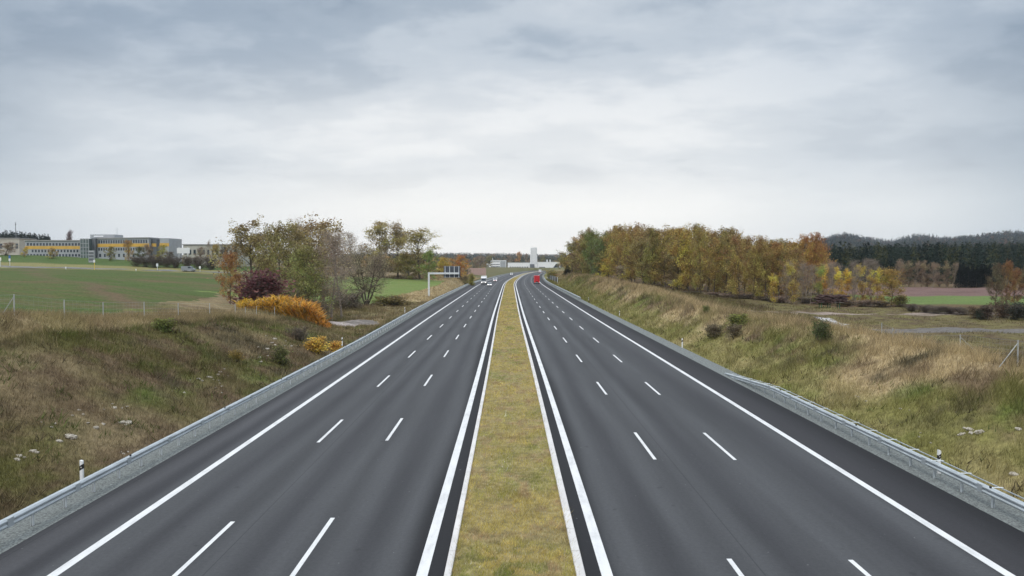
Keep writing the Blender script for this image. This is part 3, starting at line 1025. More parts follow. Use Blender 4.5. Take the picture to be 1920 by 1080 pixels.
# ------------------------------------------------------------------ pale stones lying on the slopes
def stone_mesh(seed):
    r_ = random.Random(seed)
    import bmesh
    bm = bmesh.new()
    bmesh.ops.create_icosphere(bm, subdivisions=2, radius=.5)
    for v in bm.verts:
        n = v.co.normalized()
        k = 1 + .35 * (math.sin(n.x * 3.1 + seed) * math.cos(n.y * 4.3 + seed * 2)) + r_.uniform(-.12, .12)
        v.co = Vector((n.x * .5 * k, n.y * .42 * k, n.z * .26 * k))
    me = bpy.data.meshes.new('stone')
    bm.to_mesh(me)
    bm.free()
    me.materials.append(M['stone'])
    return me


SM = [stone_mesh(i) for i in range(5)]
stones = [(155, 781, .42), (214, 768, .5), (240, 795, .7), (131, 823, .75), (180, 807, .55), (97, 802, .3), (62, 852, .55), (32, 862, .45), (228, 768, .3), (372, 714, .55), (392, 708, .6), (413, 700, .45),
          (409, 717, .4), (345, 738, .35), (500, 656, .8), (486, 672, .6), (515, 637, .7), (546, 650, .5), (232, 852, .25), (404, 731, .3),
          (1610, 745, .3), (1624, 755, .3), (1689, 772, .35), (1820, 812, .7), (1838, 818, .8), (1901, 894, .6), (1724, 826, .3), (1912, 812, .6), (652, 612, .9), (676, 609, .7)]
order = {}
extra = []
for (px, py, s) in stones:
    for k in range(2):
        extra.append((px + random.uniform(-22, 22), py + random.uniform(-9, 9), s * random.uniform(.25, .6)))
stones = [(a, b, c * .6) for a, b, c in stones] + [e for e in extra if e[0] < 1895]
for i, (px, py, s) in enumerate(stones):
    p = hit(px, py)
    o = link('stone', SM[i % 5])
    o.location = p + Vector((0, 0, .01))
    o.rotation_euler = (random.uniform(-.3, .3), random.uniform(-.3, .3), random.uniform(0, 6.3))
    o.scale = (s, s, s * random.uniform(.7, 1.1))
    if px < 300:
        side = 'low on the left embankment near the first delineator post'
    elif px < 480:
        side = 'midway along the left embankment above the guardrail'
    elif px < 600:
        side = 'at the end of the left embankment near the yellow bush'
    elif px < 700:
        side = 'in the gravel hollow behind the left guardrail'
    else:
        side = 'in the grass of the right embankment behind the near guardrail'
    big = 'larger' if s >= .42 else 'small'
    tag(o, '%s pale limestone %s' % (big, side), 'stone', 'pale stones lying on the embankments')

# ------------------------------------------------------------------ plants: skeleton + leaves, a few meshes shared by many plants
def quads(P, size, rg, droop=0.0):
    n = len(P)
    a = rg.normal(size=(n, 3)); a /= np.linalg.norm(a, axis=1)[:, None]
    b = rg.normal(size=(n, 3)); b -= (a * b).sum(1)[:, None] * a; b /= np.linalg.norm(b, axis=1)[:, None]
    s = size * (.6 + .8 * rg.random(n))[:, None]
    V = np.stack([P - a * s * .5, P + b * s * .33, P + a * s * .5, P - b * s * .33], 1)
    return V.reshape(-1, 3)


def plant(seed, H=10.0, clear=.25, nl=12, spread=.32, up=(20, 65), nsub=5, ntw=4, leaves=2600, lsize=.30, r0=.16, stems=1, env='round', twig_len=.9, scatter=.32, bark='bark', gap=.25, shape_top=1.0):
    """returns (wood mesh, leaf mesh); built H metres high"""
    r_ = random.Random(seed)
    rg = np.random.default_rng(seed)
    wood = MB()
    tips = []
    segs = []
    def bend(p, d, L, n, curve, wob):
        pts = [Vector(p)]
        d = Vector(d).normalized()
        for i in range(n):
            d = (d + Vector((0, 0, curve)) + Vector((r_.gauss(0, wob), r_.gauss(0, wob), r_.gauss(0, wob)))).normalized()
            pts.append(pts[-1] + d * (L / n))
        return pts
    starts = []
    for s in range(stems):
        if stems == 1:
            tr = bend((0, 0, -.15), (r_.gauss(0, .04), r_.gauss(0, .04), 1), H * .93, 8, .06, .05)
            starts.append((tr, r0))
        else:
            a = 2 * math.pi * s / stems + r_.uniform(-.4, .4)
            tl = r_.uniform(.2, .5)
            tr = bend((.08 * math.cos(a), .08 * math.sin(a), -.15), (tl * math.cos(a), tl * math.sin(a), 1), H * r_.uniform(.7, .95), 7, .05, .07)
            starts.append((tr, r0 * r_.uniform(.5, .8)))
    for tr, rr in starts:
        n = len(tr)
        wood.tube(tr, [rr * (1 - .88 * i / (n - 1)) for i in range(n)], 6)
        for i in range(nl):
            t = clear + (1 - clear) * ((i + r_.random()) / nl)
            t = min(t, .985)
            f = t * (n - 1)
            k = int(f)
            p = tr[k].lerp(tr[min(k + 1, n - 1)], f - k)
            u = (t - clear) / (1 - clear)
            e = {'round': math.sin(math.pi * (.17 + .66 * u)) ** .8, 'oval': (1 - .5 * abs(2 * u - 1.0)), 'column': .55 + .3 * math.sin(math.pi * u), 'fan': .55 + .5 * u, 'dome': (1 - u * .55)}[env]
            L = H * spread * e * r_.uniform(.65, 1.2)
            el = R(up[0] + (up[1] - up[0]) * u + r_.uniform(-12, 12))
            az = i * 2.4 + r_.uniform(-.5, .5)
            d = (math.cos(az) * math.cos(el), math.sin(az) * math.cos(el), math.sin(el))
            lb = bend(p, d, L, 5, .07, .11)
            rl = max(.012, rr * .42 * (1 - .6 * u))
            wood.tube(lb, [rl * (1 - .8 * j / 5) for j in range(6)], 4, False)
            if r_.random() < gap * .35:
                continue
            for j in range(nsub):
                q = lb[1 + (j % 5)] if j < 5 else lb[-1]
                dd = (Vector(d) * .5 + Vector((r_.gauss(0, .7), r_.gauss(0, .7), r_.gauss(.25, .5)))).normalized()
                sb = bend(q, dd, max(.4, L * r_.uniform(.28, .55)), 3, .05, .15)
                wood.tube(sb, [.014, .011, .008, .005], 3, False)
                for m in range(ntw):
                    q2 = sb[1 + m % 3]
                    d3 = Vector((r_.gauss(0, 1), r_.gauss(0, 1), r_.gauss(.45, .7))).normalized()
                    e2 = q2 + d3 * twig_len * r_.uniform(.4, 1.1)
                    wood.tube([q2, e2], [.008, .004], 3, False)
                    tips.append((q2, e2))
    T = np.array([[*a, *b] for a, b in tips])
    # whole twig clusters are left bare so that the sky shows through
    cl = fbm(T[:, 0] * .45 + seed * 3.7, T[:, 2] * .45 + T[:, 1] * .31, 2)
    ok = cl > np.quantile(cl, gap)
    T = T[ok]
    k = rg.integers(0, len(T), leaves)
    t = rg.random(leaves)[:, None] * .9 + .15
    P = T[k, :3] * (1 - t) + T[k, 3:] * t + rg.normal(size=(leaves, 3)) * scatter
    V = quads(P, lsize, rg)
    rnd = np.repeat(rg.random(leaves), 4)
    clump = np.repeat(np.clip((fbm(P[:, 0] * .5 + 7, P[:, 2] * .5 + P[:, 1] * .3, 3) - .25) * 2, 0, 1), 4)
    lm = np_mesh('crown', V, np.arange(len(V)), 4, M['leaf'], {'rnd': rnd, 'clump': clump})
    wm = wood.mesh('trunk', M[bark])
    return wm, lm


PL = {}
for s in range(4):
    PL['oak', s] = plant(20 + s, 12, .07, 22, .36, (8, 66), 7, 4, 7500, .27, .20, env='round', twig_len=1.0, scatter=.28, gap=.14)
for s in range(3):
    PL['airy', s] = plant(40 + s, 12, .13, 22, .30, (18, 68), 7, 5, 6000, .22, .17, env='oval', twig_len=.95, scatter=.22, gap=.20)
for s in range(3):
    PL['slim', s] = plant(60 + s, 10, .06, 20, .19, (24, 64), 5, 4, 2600, .22, .09, env='column', twig_len=.6, scatter=.25, gap=.25, bark='bark_pale')
for s in range(3):
    PL['bare', s] = plant(80 + s, 11, .18, 24, .27, (34, 70), 8, 7, 2000, .13, .12, env='oval', twig_len=1.0, scatter=.2, gap=.1, bark='bark_pale')
PL['willow', 0] = plant(97, 11, .34, 16, .27, (-5, 60), 8, 7, 10000, .14, .28, stems=6, env='round', twig_len=.9, scatter=.25, gap=.08)
for s in range(3):
    PL['bush', s] = plant(110 + s, 3, .05, 8, .40, (10, 65), 5, 4, 2300, .19, .05, stems=6, env='dome', twig_len=.45, scatter=.18, gap=.12)
for s in range(2):
    PL['twiggy', s] = plant(130 + s, 3, .05, 9, .36, (25, 70), 6, 6, 700, .12, .04, stems=7, env='dome', twig_len=.5, scatter=.14, gap=.1)
BASE_H = {'oak': 12, 'airy': 12, 'slim': 10, 'bare': 11, 'willow': 11, 'bush': 3, 'twiggy': 3}


def spruce_mesh(seed, H=14.0):
    r_ = random.Random(seed)
    rg = np.random.default_rng(seed)
    wood = MB(); wood.tube([(0, 0, -.2), (0, 0, H * .5), (0, 0, H)], [.2, .12, .02], 6)
    n = 3600
    u = rg.random(n) ** .8
    z = .06 * H + u * .95 * H
    rmax = (1 - u) * H * .21 + .12
    tier = .72 + .28 * np.abs(np.sin(z * 2.3 + seed))
    a = rg.random(n) * 2 * np.pi
    rr = rmax * tier * np.sqrt(rg.random(n))
    P = np.stack([np.cos(a) * rr, np.sin(a) * rr, z - rr * .28], 1)
    V = quads(P, .46, rg)
    lm = np_mesh('crown', V, np.arange(len(V)), 4, M['leaf'], {'rnd': np.repeat(rg.random(n), 4), 'clump': np.repeat(rg.random(n) * .5, 4)})
    return wood.mesh('trunk', M['bark']), lm


for s in range(2):
    PL['spruce', s] = spruce_mesh(150 + s)
BASE_H['spruce'] = 14
PW = {k: float(np.ptp(np.array([v.co.x for v in m[1].vertices][::4]))) for k, m in PL.items()}


def grow(kind, name, x, y, h, wd, col, label, cat, group=None, z=None, var=None):
    """one plant: an Empty at its foot with trunk and crown"""
    ks = [k for k in PL if k[0] == kind]
    k = ks[random.randrange(len(ks))] if var is None else (kind, var)
    wm, lm = PL[k]
    z = h1(x, y) if z is None else z
    root = empty(name, (x, y, z - .05), random.uniform(0, 6.28), label, cat, group)
    sz = h / BASE_H[kind]
    sx = 1.22 * wd / PW[k] if wd else sz
    root.scale = (sx, sx, sz)
    shrub = kind in ('bush', 'twiggy')
    a = link('stems' if shrub else 'trunk', wm, root)
    b = link('foliage' if shrub else 'crown', lm, root)
    b.color = (*col, 1)
    return root


def by_px(kind, name, px, Y, top, wpx, col, label, cat, group=None, var=None, z=None):
    x = X(px, Y)
    zz = h1(x, Y) if z is None else z
    h = at(px, top, Y).z - zz
    return grow(kind, name, x, Y, max(.4, h), wpx * Y / FPX if wpx else None, col, label, cat, group, zz, var)


OL, GO, RU, YE, GR, BU, BR, PK, OR, DK = (.30, .26, .085), (.46, .33, .085), (.40, .22, .075), (.58, .44, .085), (.22, .27, .08), (.22, .105, .090), (.37, .285, .195), (.42, .33, .24), (.58, .30, .07), (.040, .055, .035)
G1 = 'trees in the hollow left of the motorway'
T = by_px
T('oak', 'oak_tree', 431, 112, 484, 52, RU, 'small rust brown oak at the left end of the hollow, beside the burgundy shrub', 'tree', G1, 1)
T('bush', 'burgundy_shrub', 492, 117, 515, 108, BU, 'broad burgundy red shrub behind the golden reeds', 'shrub')
T('airy', 'alder_tree', 474, 150, 432, 112, (.36, .29, .12), 'tall olive brown tree with ragged top above the burgundy shrub', 'tree', G1, 0)
T('oak', 'alder_tree', 524, 150, 439, 104, (.35, .31, .12), 'olive green tree second from the left among the tall ones', 'tree', G1, 1)
T('oak', 'maple_tree', 577, 162, 427, 135, (.40, .31, .145), 'tallest brown green tree in the middle of the hollow group', 'tree', G1, 2)
T('oak', 'alder_tree', 497, 158, 446, 80, (.36, .29, .15), 'browner tree standing close behind the burgundy shrub', 'tree', G1, 2)
T('airy', 'alder_tree', 549, 158, 437, 80, (.38, .31, .13), 'tall thin olive tree left of the tallest brown green tree', 'tree', G1, 2)
T('bush', 'elder_shrub', 545, 128, 540, 60, (.24, .25, .09), 'green shrub between the burgundy shrub and the bushy green tree', 'shrub')
T('oak', 'young_maple_tree', 572, 133, 484, 108, (.31, .31, .10), 'low bushy green tree in front of the tallest brown green tree', 'tree', G1, 3)
T('bare', 'birch_tree', 607, 178, 429, 105, BR, 'reddish bare birch behind the tallest brown green tree', 'tree', G1, 0)
T('bare', 'birch_tree', 621, 134, 446, 84, BR, 'slender bare birch standing nearest the gravel hollow', 'tree', G1, 1)
T('bare', 'birch_tree', 640, 139, 441, 96, BR, 'slender pale bare tree between the nearest birch and the willow', 'tree', G1, 2)
T('willow', 'willow_tree', 687, 176, 470, 100, (.46, .39, .25), 'round many stemmed willow with forked dark trunks on the green meadow', 'tree', G1, 0)
T('twiggy', 'bramble_shrub', 655, 160, 545, 70, BR, 'low brown brambles at the foot of the willow', 'shrub')
T('bush', 'bramble_shrub', 735, 175, 555, 70, OL, 'low green scrub right of the willow on the meadow edge', 'shrub')
T('twiggy', 'bramble_shrub', 590, 128, 560, 60, BR, 'grey brown scrub between the reeds and the slender birches', 'shrub')
G2 = 'trees along the far edge of the meadow'
T('airy', 'poplar_tree', 718, 302, 426, 74, (.44, .36, .13), 'tall airy yellow olive tree left of the pair beyond the meadow', 'tree', G2, 2)
T('airy', 'poplar_tree', 746, 306, 430, 70, (.38, .30, .14), 'tall browner tree touching the airy yellow olive one', 'tree', G2, 0)
T('airy', 'poplar_tree', 788, 300, 436, 80, (.44, .37, .13), 'tall airy tree standing alone right of the tall pair', 'tree', G2, 1)
T('bare', 'birch_tree', 660, 300, 440, 34, BR, 'thin bare tree above the willow crown', 'tree', G2, 2)
T('oak', 'maple_tree', 803, 284, 476, 44, (.26, .33, .09), 'fresh green small tree in front of the lone airy tree', 'tree', G2, 1)
T('oak', 'maple_tree', 768, 292, 482, 52, OL, 'low olive tree between the tall pair and the green one', 'tree', G2, 0)
T('oak', 'maple_tree', 832, 320, 486, 36, YE, 'yellow green small tree left of the gantry sign', 'tree', G2, 2)
T('oak', 'cherry_tree', 858, 345, 485, 42, OR, 'orange yellow tree directly behind the gantry sign', 'tree', G2, 3)
T('oak', 'maple_tree', 700, 296, 488, 40, BR, 'low brown tree below the tall airy yellow olive one', 'tree', G2, 3)
T('bush', 'hawthorn_shrub', 884, 330, 512, 16, (.40, .38, .09), 'upright yellow green shrub beside the left guardrail beyond the gantry', 'shrub')
T('bush', 'hawthorn_shrub', 872, 345, 516, 22, (.40, .35, .13), 'olive shrub just below the gantry sign', 'shrub')

# bright yellow bush by the rail, and other single bushes on the embankments
T('bush', 'yellow_bush', 594, 77, 633, 44, (.88, .68, .09), 'bright yellow bush against the left guardrail', 'shrub', None, 0)
T('bush', 'yellow_bush', 628, 81, 640, 28, (.86, .60, .08), 'orange yellow bush right beside the bright yellow bush', 'shrub', None, 1)
def shrub(kind, px, py, hpx, wpx, col, label):
    p = hit(px, py)
    grow(kind, 'wild_shrub', p.x, p.y, hpx * p.y / FPX, wpx * p.y / FPX, col, label, 'shrub', 'wild shrubs on the embankments', p.z)
shrub('bush', 525, 682, 34, 44, (.17, .19, .06), 'dark green shrub on the left embankment near its far end')
shrub('bush', 443, 678, 20, 26, (.40, .32, .07), 'yellowish shrub higher up on the left embankment')
shrub('twiggy', 562, 640, 26, 40, BR, 'dark twiggy shrub above the bright yellow bush')
shrub('bush', 305, 622, 22, 40, (.24, .30, .07), 'light green weed clump below the left fence')
shrub('bush', 1541, 640, 38, 34, (.14, .18, .07), 'upright dark green shrub on the crest of the right embankment')
shrub('bush', 1386, 612, 22, 40, (.27, .33, .08), 'fresh green shrub above the two brown bushes on the right slope')
shrub('bush', 1340, 634, 24, 36, (.27, .235, .13), 'dark brown bush, left one of the pair on the right slope')
shrub('bush', 1376, 636, 26, 32, (.26, .22, .125), 'dark brown bush, right one of the pair on the right slope')
shrub('bush', 1324, 588, 14, 16, GR, 'small green shrub in the straw grass of the right crest')

# ------------------------------------------------------------------ golden reeds (uncountable)
def reeds():
    n = 30000
    u = rng.random(n)
    px = 452 + u * 160 + rng.normal(size=n) * 3
    Y = 104 + rng.random(n) * (4 + 5 * fbm(u * 9, u * 3)) - u * 3
    x = (px - 957) / FPX * Y
    z = Hh(x, Y)
    hh = (1.1 + 1.25 * np.clip(u * 1.6, 0, 1)) * np.clip((1.03 - u) / .22, .28, 1) * (.75 + .4 * rng.random(n)) * (.55 + .95 * fbm(x * 1.3, Y * 1.1))
    wd = .06 + .07 * rng.random(n)
    z = z + hh * .62 * rng.random(n) ** .8
    hh = hh * (.22 + .3 * rng.random(n))
    a = rng.random(n) * 6.28
    dx, dy = np.cos(a) * wd, np.sin(a) * wd
    lx, ly = rng.normal(size=n) * .6 * hh + .08, rng.normal(size=n) * .6 * hh
    V = np.empty((n, 4, 3))
    V[:, 0] = np.stack([x, Y, z - .05], 1)
    V[:, 1] = np.stack([x + lx * .7 + dx, Y + ly * .7 + dy, z + hh * .72], 1)
    V[:, 2] = np.stack([x + lx * 1.2, Y + ly * 1.2, z + hh], 1)
    V[:, 3] = np.stack([x + lx * .7 - dx, Y + ly * .7 - dy, z + hh * .72], 1)
    c = lerp3(np.broadcast_to(np.array([.80, .53, .08]), (n, 3)), np.array([.72, .36, .09]), u * 1.1 + (fbm(x, Y) - .5) * 1.2)
    st = rng.random(n) < .18
    c[st] = np.array([.52, .36, .16])
    c = c * (.40 + .85 * rng.random(n))[:, None]
    me = np_mesh('reeds', V.reshape(-1, 3), np.arange(4 * n), 4, M['blade'], {'Col': np.repeat(c, 4, 0)})
    tag(link('reeds', me), 'golden orange reeds along the far end of the left embankment', 'reeds', None, 'stuff')
reeds()

# ------------------------------------------------------------------ the wood right of the motorway
GW = 'autumn trees of the roadside wood'
names_c = {}
def wood():
    fx = [1072, 1110, 1160, 1200, 1300, 1400, 1500, 1600, 1690]
    fy = [330, 285, 235, 205, 176, 162, 154, 151, 150]
    tp = [(1066, 462), (1085, 447), (1115, 444), (1135, 452), (1165, 433), (1200, 440), (1240, 439), (1290, 438), (1330, 447), (1385, 452), (1430, 462), (1470, 470)]
    pal = [(OL, 'olive'), ((.46, .33, .085), 'golden'), ((.40, .29, .10), 'bronze'), ((.36, .31, .095), 'olive gold'), ((.42, .31, .11), 'amber'), (YE, 'yellow')]
    ordn = ['first', 'second', 'third', 'fourth', 'fifth', 'sixth', 'seventh', 'eighth', 'ninth', 'tenth', 'eleventh', 'twelfth', 'thirteenth', 'fourteenth', 'fifteenth', 'sixteenth', 'seventeenth', 'eighteenth', 'nineteenth', 'twentieth']
    rr = random.Random(5)
    # front row, walking from the motorway outwards
    front = [(1072, OL, 'oak'), (1090, (.30, .22, .10), 'oak'), (1108, GR, 'oak'), (1124, (.20, .23, .08), 'oak'), (1142, YE, 'bush'), (1163, (.42, .33, .10), 'oak'), (1185, (.44, .33, .09), 'oak'), (1207, (.36, .29, .11), 'airy'),
             (1228, OL, 'oak'), (1248, (.44, .34, .10), 'oak'), (1270, (.34, .27, .12), 'airy'), (1292, (.50, .38, .09), 'oak'), (1314, (.42, .34, .10), 'oak'), (1338, (.44, .31, .09), 'oak'), (1362, (.35, .29, .10), 'oak'),
             (1388, (.43, .30, .10), 'oak'), (1412, (.43, .33, .10), 'oak'), (1438, (.40, .30, .09), 'oak'), (1462, (.42, .27, .09), 'airy')]
    txt = {GR: 'green', OL: 'olive', GO: 'golden', YE: 'yellow', RU: 'russet'}
    for i, (px, col, kd) in enumerate(front):
        Y = float(np.interp(px, fx, fy)) + rr.uniform(-2, 3)
        top = float(np.interp(px, [t[0] for t in tp], [t[1] for t in tp])) + rr.uniform(-4, 9)
        cw = txt.get(col, 'olive gold' if col[1] > col[0] * .74 else 'amber')
        if kd == 'bush':
            T('oak', 'maple_tree', px, Y, 490, 44, YE, 'low yellow tree at the front of the wood between taller green and golden trees', 'tree', GW)
            continue
        if i % 3 == 1:
            top += 16
        T(kd, 'oak_tree' if kd == 'oak' else 'aspen_tree', px, Y, top, rr.uniform(50, 64), col, '%s %s tree, %s in the front row of the wood counting from the motorway' % (rr.choice(['tall', 'broad', 'full']) if i % 3 != 1 else 'lower', cw, ordn[i]), 'tree', GW)
    # behind it a second row, of which only the tops and gaps show
    for i in range(20):
        px = 1080 + i * 21 + rr.uniform(-6, 6)
        Y = float(np.interp(px, fx, fy)) + 12 + rr.uniform(0, 6)
        top = float(np.interp(px, [t[0] for t in tp], [t[1] for t in tp])) + rr.uniform(-5, 7)
        col, cw = pal[rr.randrange(5)]
        T('oak', 'oak_tree', px, Y, top, rr.uniform(52, 66), col, '%s tree of the second row of the wood, %s one from the motorway' % (cw, ordn[i]), 'tree', GW)
    for i in range(14):
        px = 1100 + i * 27 + rr.uniform(-6, 6)
        Y = float(np.interp(px, fx, fy)) + 30 + rr.uniform(0, 8)
        top = float(np.interp(px, [t[0] for t in tp], [t[1] for t in tp])) + rr.uniform(-3, 10)
        col, cw = pal[rr.randrange(5)]
        T('oak', 'oak_tree', px, Y, top, rr.uniform(50, 64), col, '%s tree deep in the wood behind its first rows, %s from the motorway' % (cw, ordn[i]), 'tree', GW)
    # undergrowth along the edge of the wood
    for i in range(15):
        px = 1150 + i * 36 + rr.uniform(-8, 8)
        Y = float(np.interp(px, fx, fy)) - 3 + rr.uniform(-2, 2)
        col, cw = rr.choice([(BR, 'brown'), (OL, 'olive'), (GO, 'golden'), (PK, 'tan')])
        T(rr.choice(['bush', 'twiggy']), 'understorey_shrub', px, Y, at(px, 540, Y) and (540 + (px - 1150) * .045), rr.uniform(34, 52), col, '%s understorey shrub at the foot of the wood, %s from the motorway' % (cw, ordn[i]), 'shrub', 'shrubs at the foot of the wood')
    T('spruce', 'spruce_tree', 1064, 330, 498, 18, DK, 'small dark conifer alone at the end of the wood above the safety screen', 'tree')
    T('bush', 'hawthorn_shrub', 1035, 430, 507, 26, (0.432, 0.397, 0.100), 'yellow green shrub behind the safety screen', 'shrub')
    T('bush', 'hawthorn_shrub', 1047, 400, 516, 20, OR, 'orange shrub behind the near end of the safety screen', 'shrub')
    T('slim', 'young_birch_tree', 1166, 222, 497, 34, PK, 'pale tan young tree in front of the wood on the straw crest', 'tree')
    # slim young trees in front of golden oaks at the right end of the wood
    G3 = 'slim young trees at the right end of the wood'
    slim = [(1452, YE, 512), (1472, PK, 497), (1490, (0.537, 0.432, 0.100), 495), (1505, PK, 497), (1520, BR, 500), (1533, (0.345, 0.380, 0.100), 499), (1546, (0.799, 0.537, 0.100), 494), (1560, PK, 498), (1573, (0.712, 0.537, 0.100), 502), (1588, (0.712, 0.485, 0.082), 503), (1602, BR, 505), (1618, YE, 498), (1632, (0.362, 0.257, 0.117), 505), (1646, YE, 500)]
    cn = {YE: 'yellow', PK: 'tan', BR: 'brown'}
    for i, (px, col, top) in enumerate(slim):
        kd = 'bare' if col in (PK, BR) else 'slim'
        T(kd, 'young_aspen_tree', px, 152 + rr.uniform(-3, 4), top, rr.uniform(20, 30), col, '%s slim young tree, %s in the row at the right end of the wood' % (cn.get(col, 'yellow green' if col[1] > col[0] else 'golden'), ordn[i]), 'tree', G3)
    T('oak', 'maple_tree', 1672, 150, 510, 52, GO, 'spreading golden tree at the far right corner of the wood', 'tree')
    T('bush', 'maple_shrub', 1690, 147, 555, 30, (0.240, 0.240, 0.065), 'rounded olive shrub at the corner of the green field', 'shrub')
    G4 = 'golden oaks behind the slim young trees'
    for i, (px, top, col) in enumerate([(1478, 462, GO), (1500, 458, (0.485, 0.275, 0.073)), (1527, 455, (0.432, 0.240, 0.082)), (1545, 461, (0.590, 0.362, 0.082)), (1460, 470, (0.362, 0.222, 0.091)), (1515, 468, (.42, .29, .09))]):
        T('oak', 'oak_tree', px, 186 + i * 2, top, 56, col, 'rounded %s oak, %s of those rising behind the slim young trees' % (('golden', 'amber', 'bronze', 'yellow gold', 'brown', 'ochre')[i], ordn[i]), 'tree', G4)
    G5 = 'bare trees behind the right end of the wood'
    for i, px in enumerate((1490, 1512, 1560, 1580, 1600, 1620, 1638)):
        T('bare', 'bare_tree', px, 172 + rr.uniform(0, 20), 492 + rr.uniform(-4, 5), 36, (0.240, 0.178, 0.152), 'purplish bare tree, %s of those behind the slim young trees' % ordn[i], 'tree', G5)
    # birches, spruces and rusty trees beyond the ploughed field
    G6 = 'birches along the far edge of the ploughed field'
    for i, px in enumerate((1682, 1693, 1704, 1716, 1728, 1740, 1751, 1763, 1775, 1788)):
        T('slim' if i % 3 else 'bare', 'birch_tree', px, 272 + rr.uniform(-2, 5), 491 + rr.uniform(-3, 5), 20, ((0.362, 0.231, 0.117), (0.310, 0.222, 0.135), (0.275, 0.205, 0.117))[i % 3], '%s birch, %s from the left beyond the ploughed field' % (('bronze', 'tan', 'brown')[i % 3], ordn[i]), 'tree', G6)
    G7 = 'dark spruces beyond the ploughed field'
    for i, px in enumerate((1800, 1808, 1816, 1824, 1832, 1840, 1848, 1856)):
        T('spruce', 'spruce_tree', px, 268 + (i % 2) * 5, 497 + rr.uniform(-3, 3), 18, (0.017, 0.023, 0.020), 'black green spruce, %s from the left in the dense block beyond the ploughed field' % ordn[i], 'tree', G7)
    G8 = 'rusty trees at the right edge of the valley'
    for i, (px, top, wpx, col) in enumerate([(1868, 506, 40, (0.187, 0.152, 0.091)), (1888, 500, 44, (0.310, 0.170, 0.065)), (1903, 512, 44, (0.292, 0.161, 0.065)), (1925, 504, 50, (0.187, 0.161, 0.091))]):
        T('oak', 'beech_tree', px, 152 + i * 3, top, wpx, col, '%s tree, %s from the left beside the ploughed field' % (('dull brown', 'rusty', 'rust orange', 'olive brown')[i], ordn[i]), 'tree', G8)
    for i, (px, py, hp, wp, col) in enumerate([(1828, 596, 20, 26, (0.187, 0.135, 0.073)), (1838, 600, 18, 20, (0.073, 0.100, 0.065)), (1850, 598, 24, 30, (0.152, 0.117, 0.082)), (1880, 596, 30, 40, (0.170, 0.117, 0.073)), (1908, 600, 30, 40, (0.073, 0.082, 0.065))]):
        p = hit(px, py)
        grow('bush', 'hawthorn_shrub', p.x, p.y, hp * p.y / FPX, wp * p.y / FPX, col, '%s shrub under the rusty trees, %s from the left' % (('brown', 'dark green', 'dull brown', 'bronze', 'blackish green')[i], ordn[i]), 'shrub', 'shrubs under the rusty trees', p.z)
    for i, px in enumerate((1712, 1735, 1758, 1782, 1803)):
        p = hit(px, 584 + i * 1.5)
        grow('twiggy', 'bramble_shrub', p.x, p.y, 14 * p.y / FPX, 34 * p.y / FPX, (0.187, 0.126, 0.117), 'low purplish brown scrub, %s clump along the ditch before the green field' % ordn[i], 'shrub', 'scrub along the ditch', p.z)
wood()

# brushwood pile on green trestle legs, and the small planks by the track
def brush_pile():
    p = hit(1556, 577)
    root = empty('brushwood_pile', p, 0, 'heap of dark branches lying on green trestle legs before the slim trees', 'wood pile')
    s = p.y / FPX
    b = MB()
    r_ = random.Random(3)
    for i in range(420):
        c = Vector((r_.uniform(-20, 26) * s, r_.uniform(-.7, .7), (13 + r_.uniform(-3, 10)) * s))
        d = Vector((r_.gauss(0, 1.2), r_.gauss(0, .5), r_.gauss(0, .28)))
        b.tube([c - d * .5, c + Vector((0, 0, .05)), c + d * .5], [.09, .08, .04], 4, False)
    b.build('branches', M['brush'], root)
    for dx in (-17, -17, -1, -1):
        y = .6 if dx == r_.random() else 0
    for dx, dy in ((-18, -.5), (-18, .5), (-2, -.5), (-2, .5), (16, -.5), (16, .5)):
        t = MB(); t.box(dx * s - .06, dx * s + .06, dy - .06, dy + .06, -.1, 9.4 * s); t.build('leg', M['green_paint'], root)
    t = MB(); t.box(-20 * s, 24 * s, -.58, -.45, 9.4 * s, 9.4 * s + .12); t.box(-20 * s, 24 * s, .45, .58, 9.4 * s, 9.4 * s + .12); t.build('beam', M['plank'], root)
brush_pile()

# ------------------------------------------------------------------ buildings on the left rise
def window(root, x0, x1, y, z0, z1, mat_='glass', fr='panel'):
    b = MB(); b.box(x0, x1, y - .03, y + .02, z0, z1)
    return b.build('window', M[mat_], root)


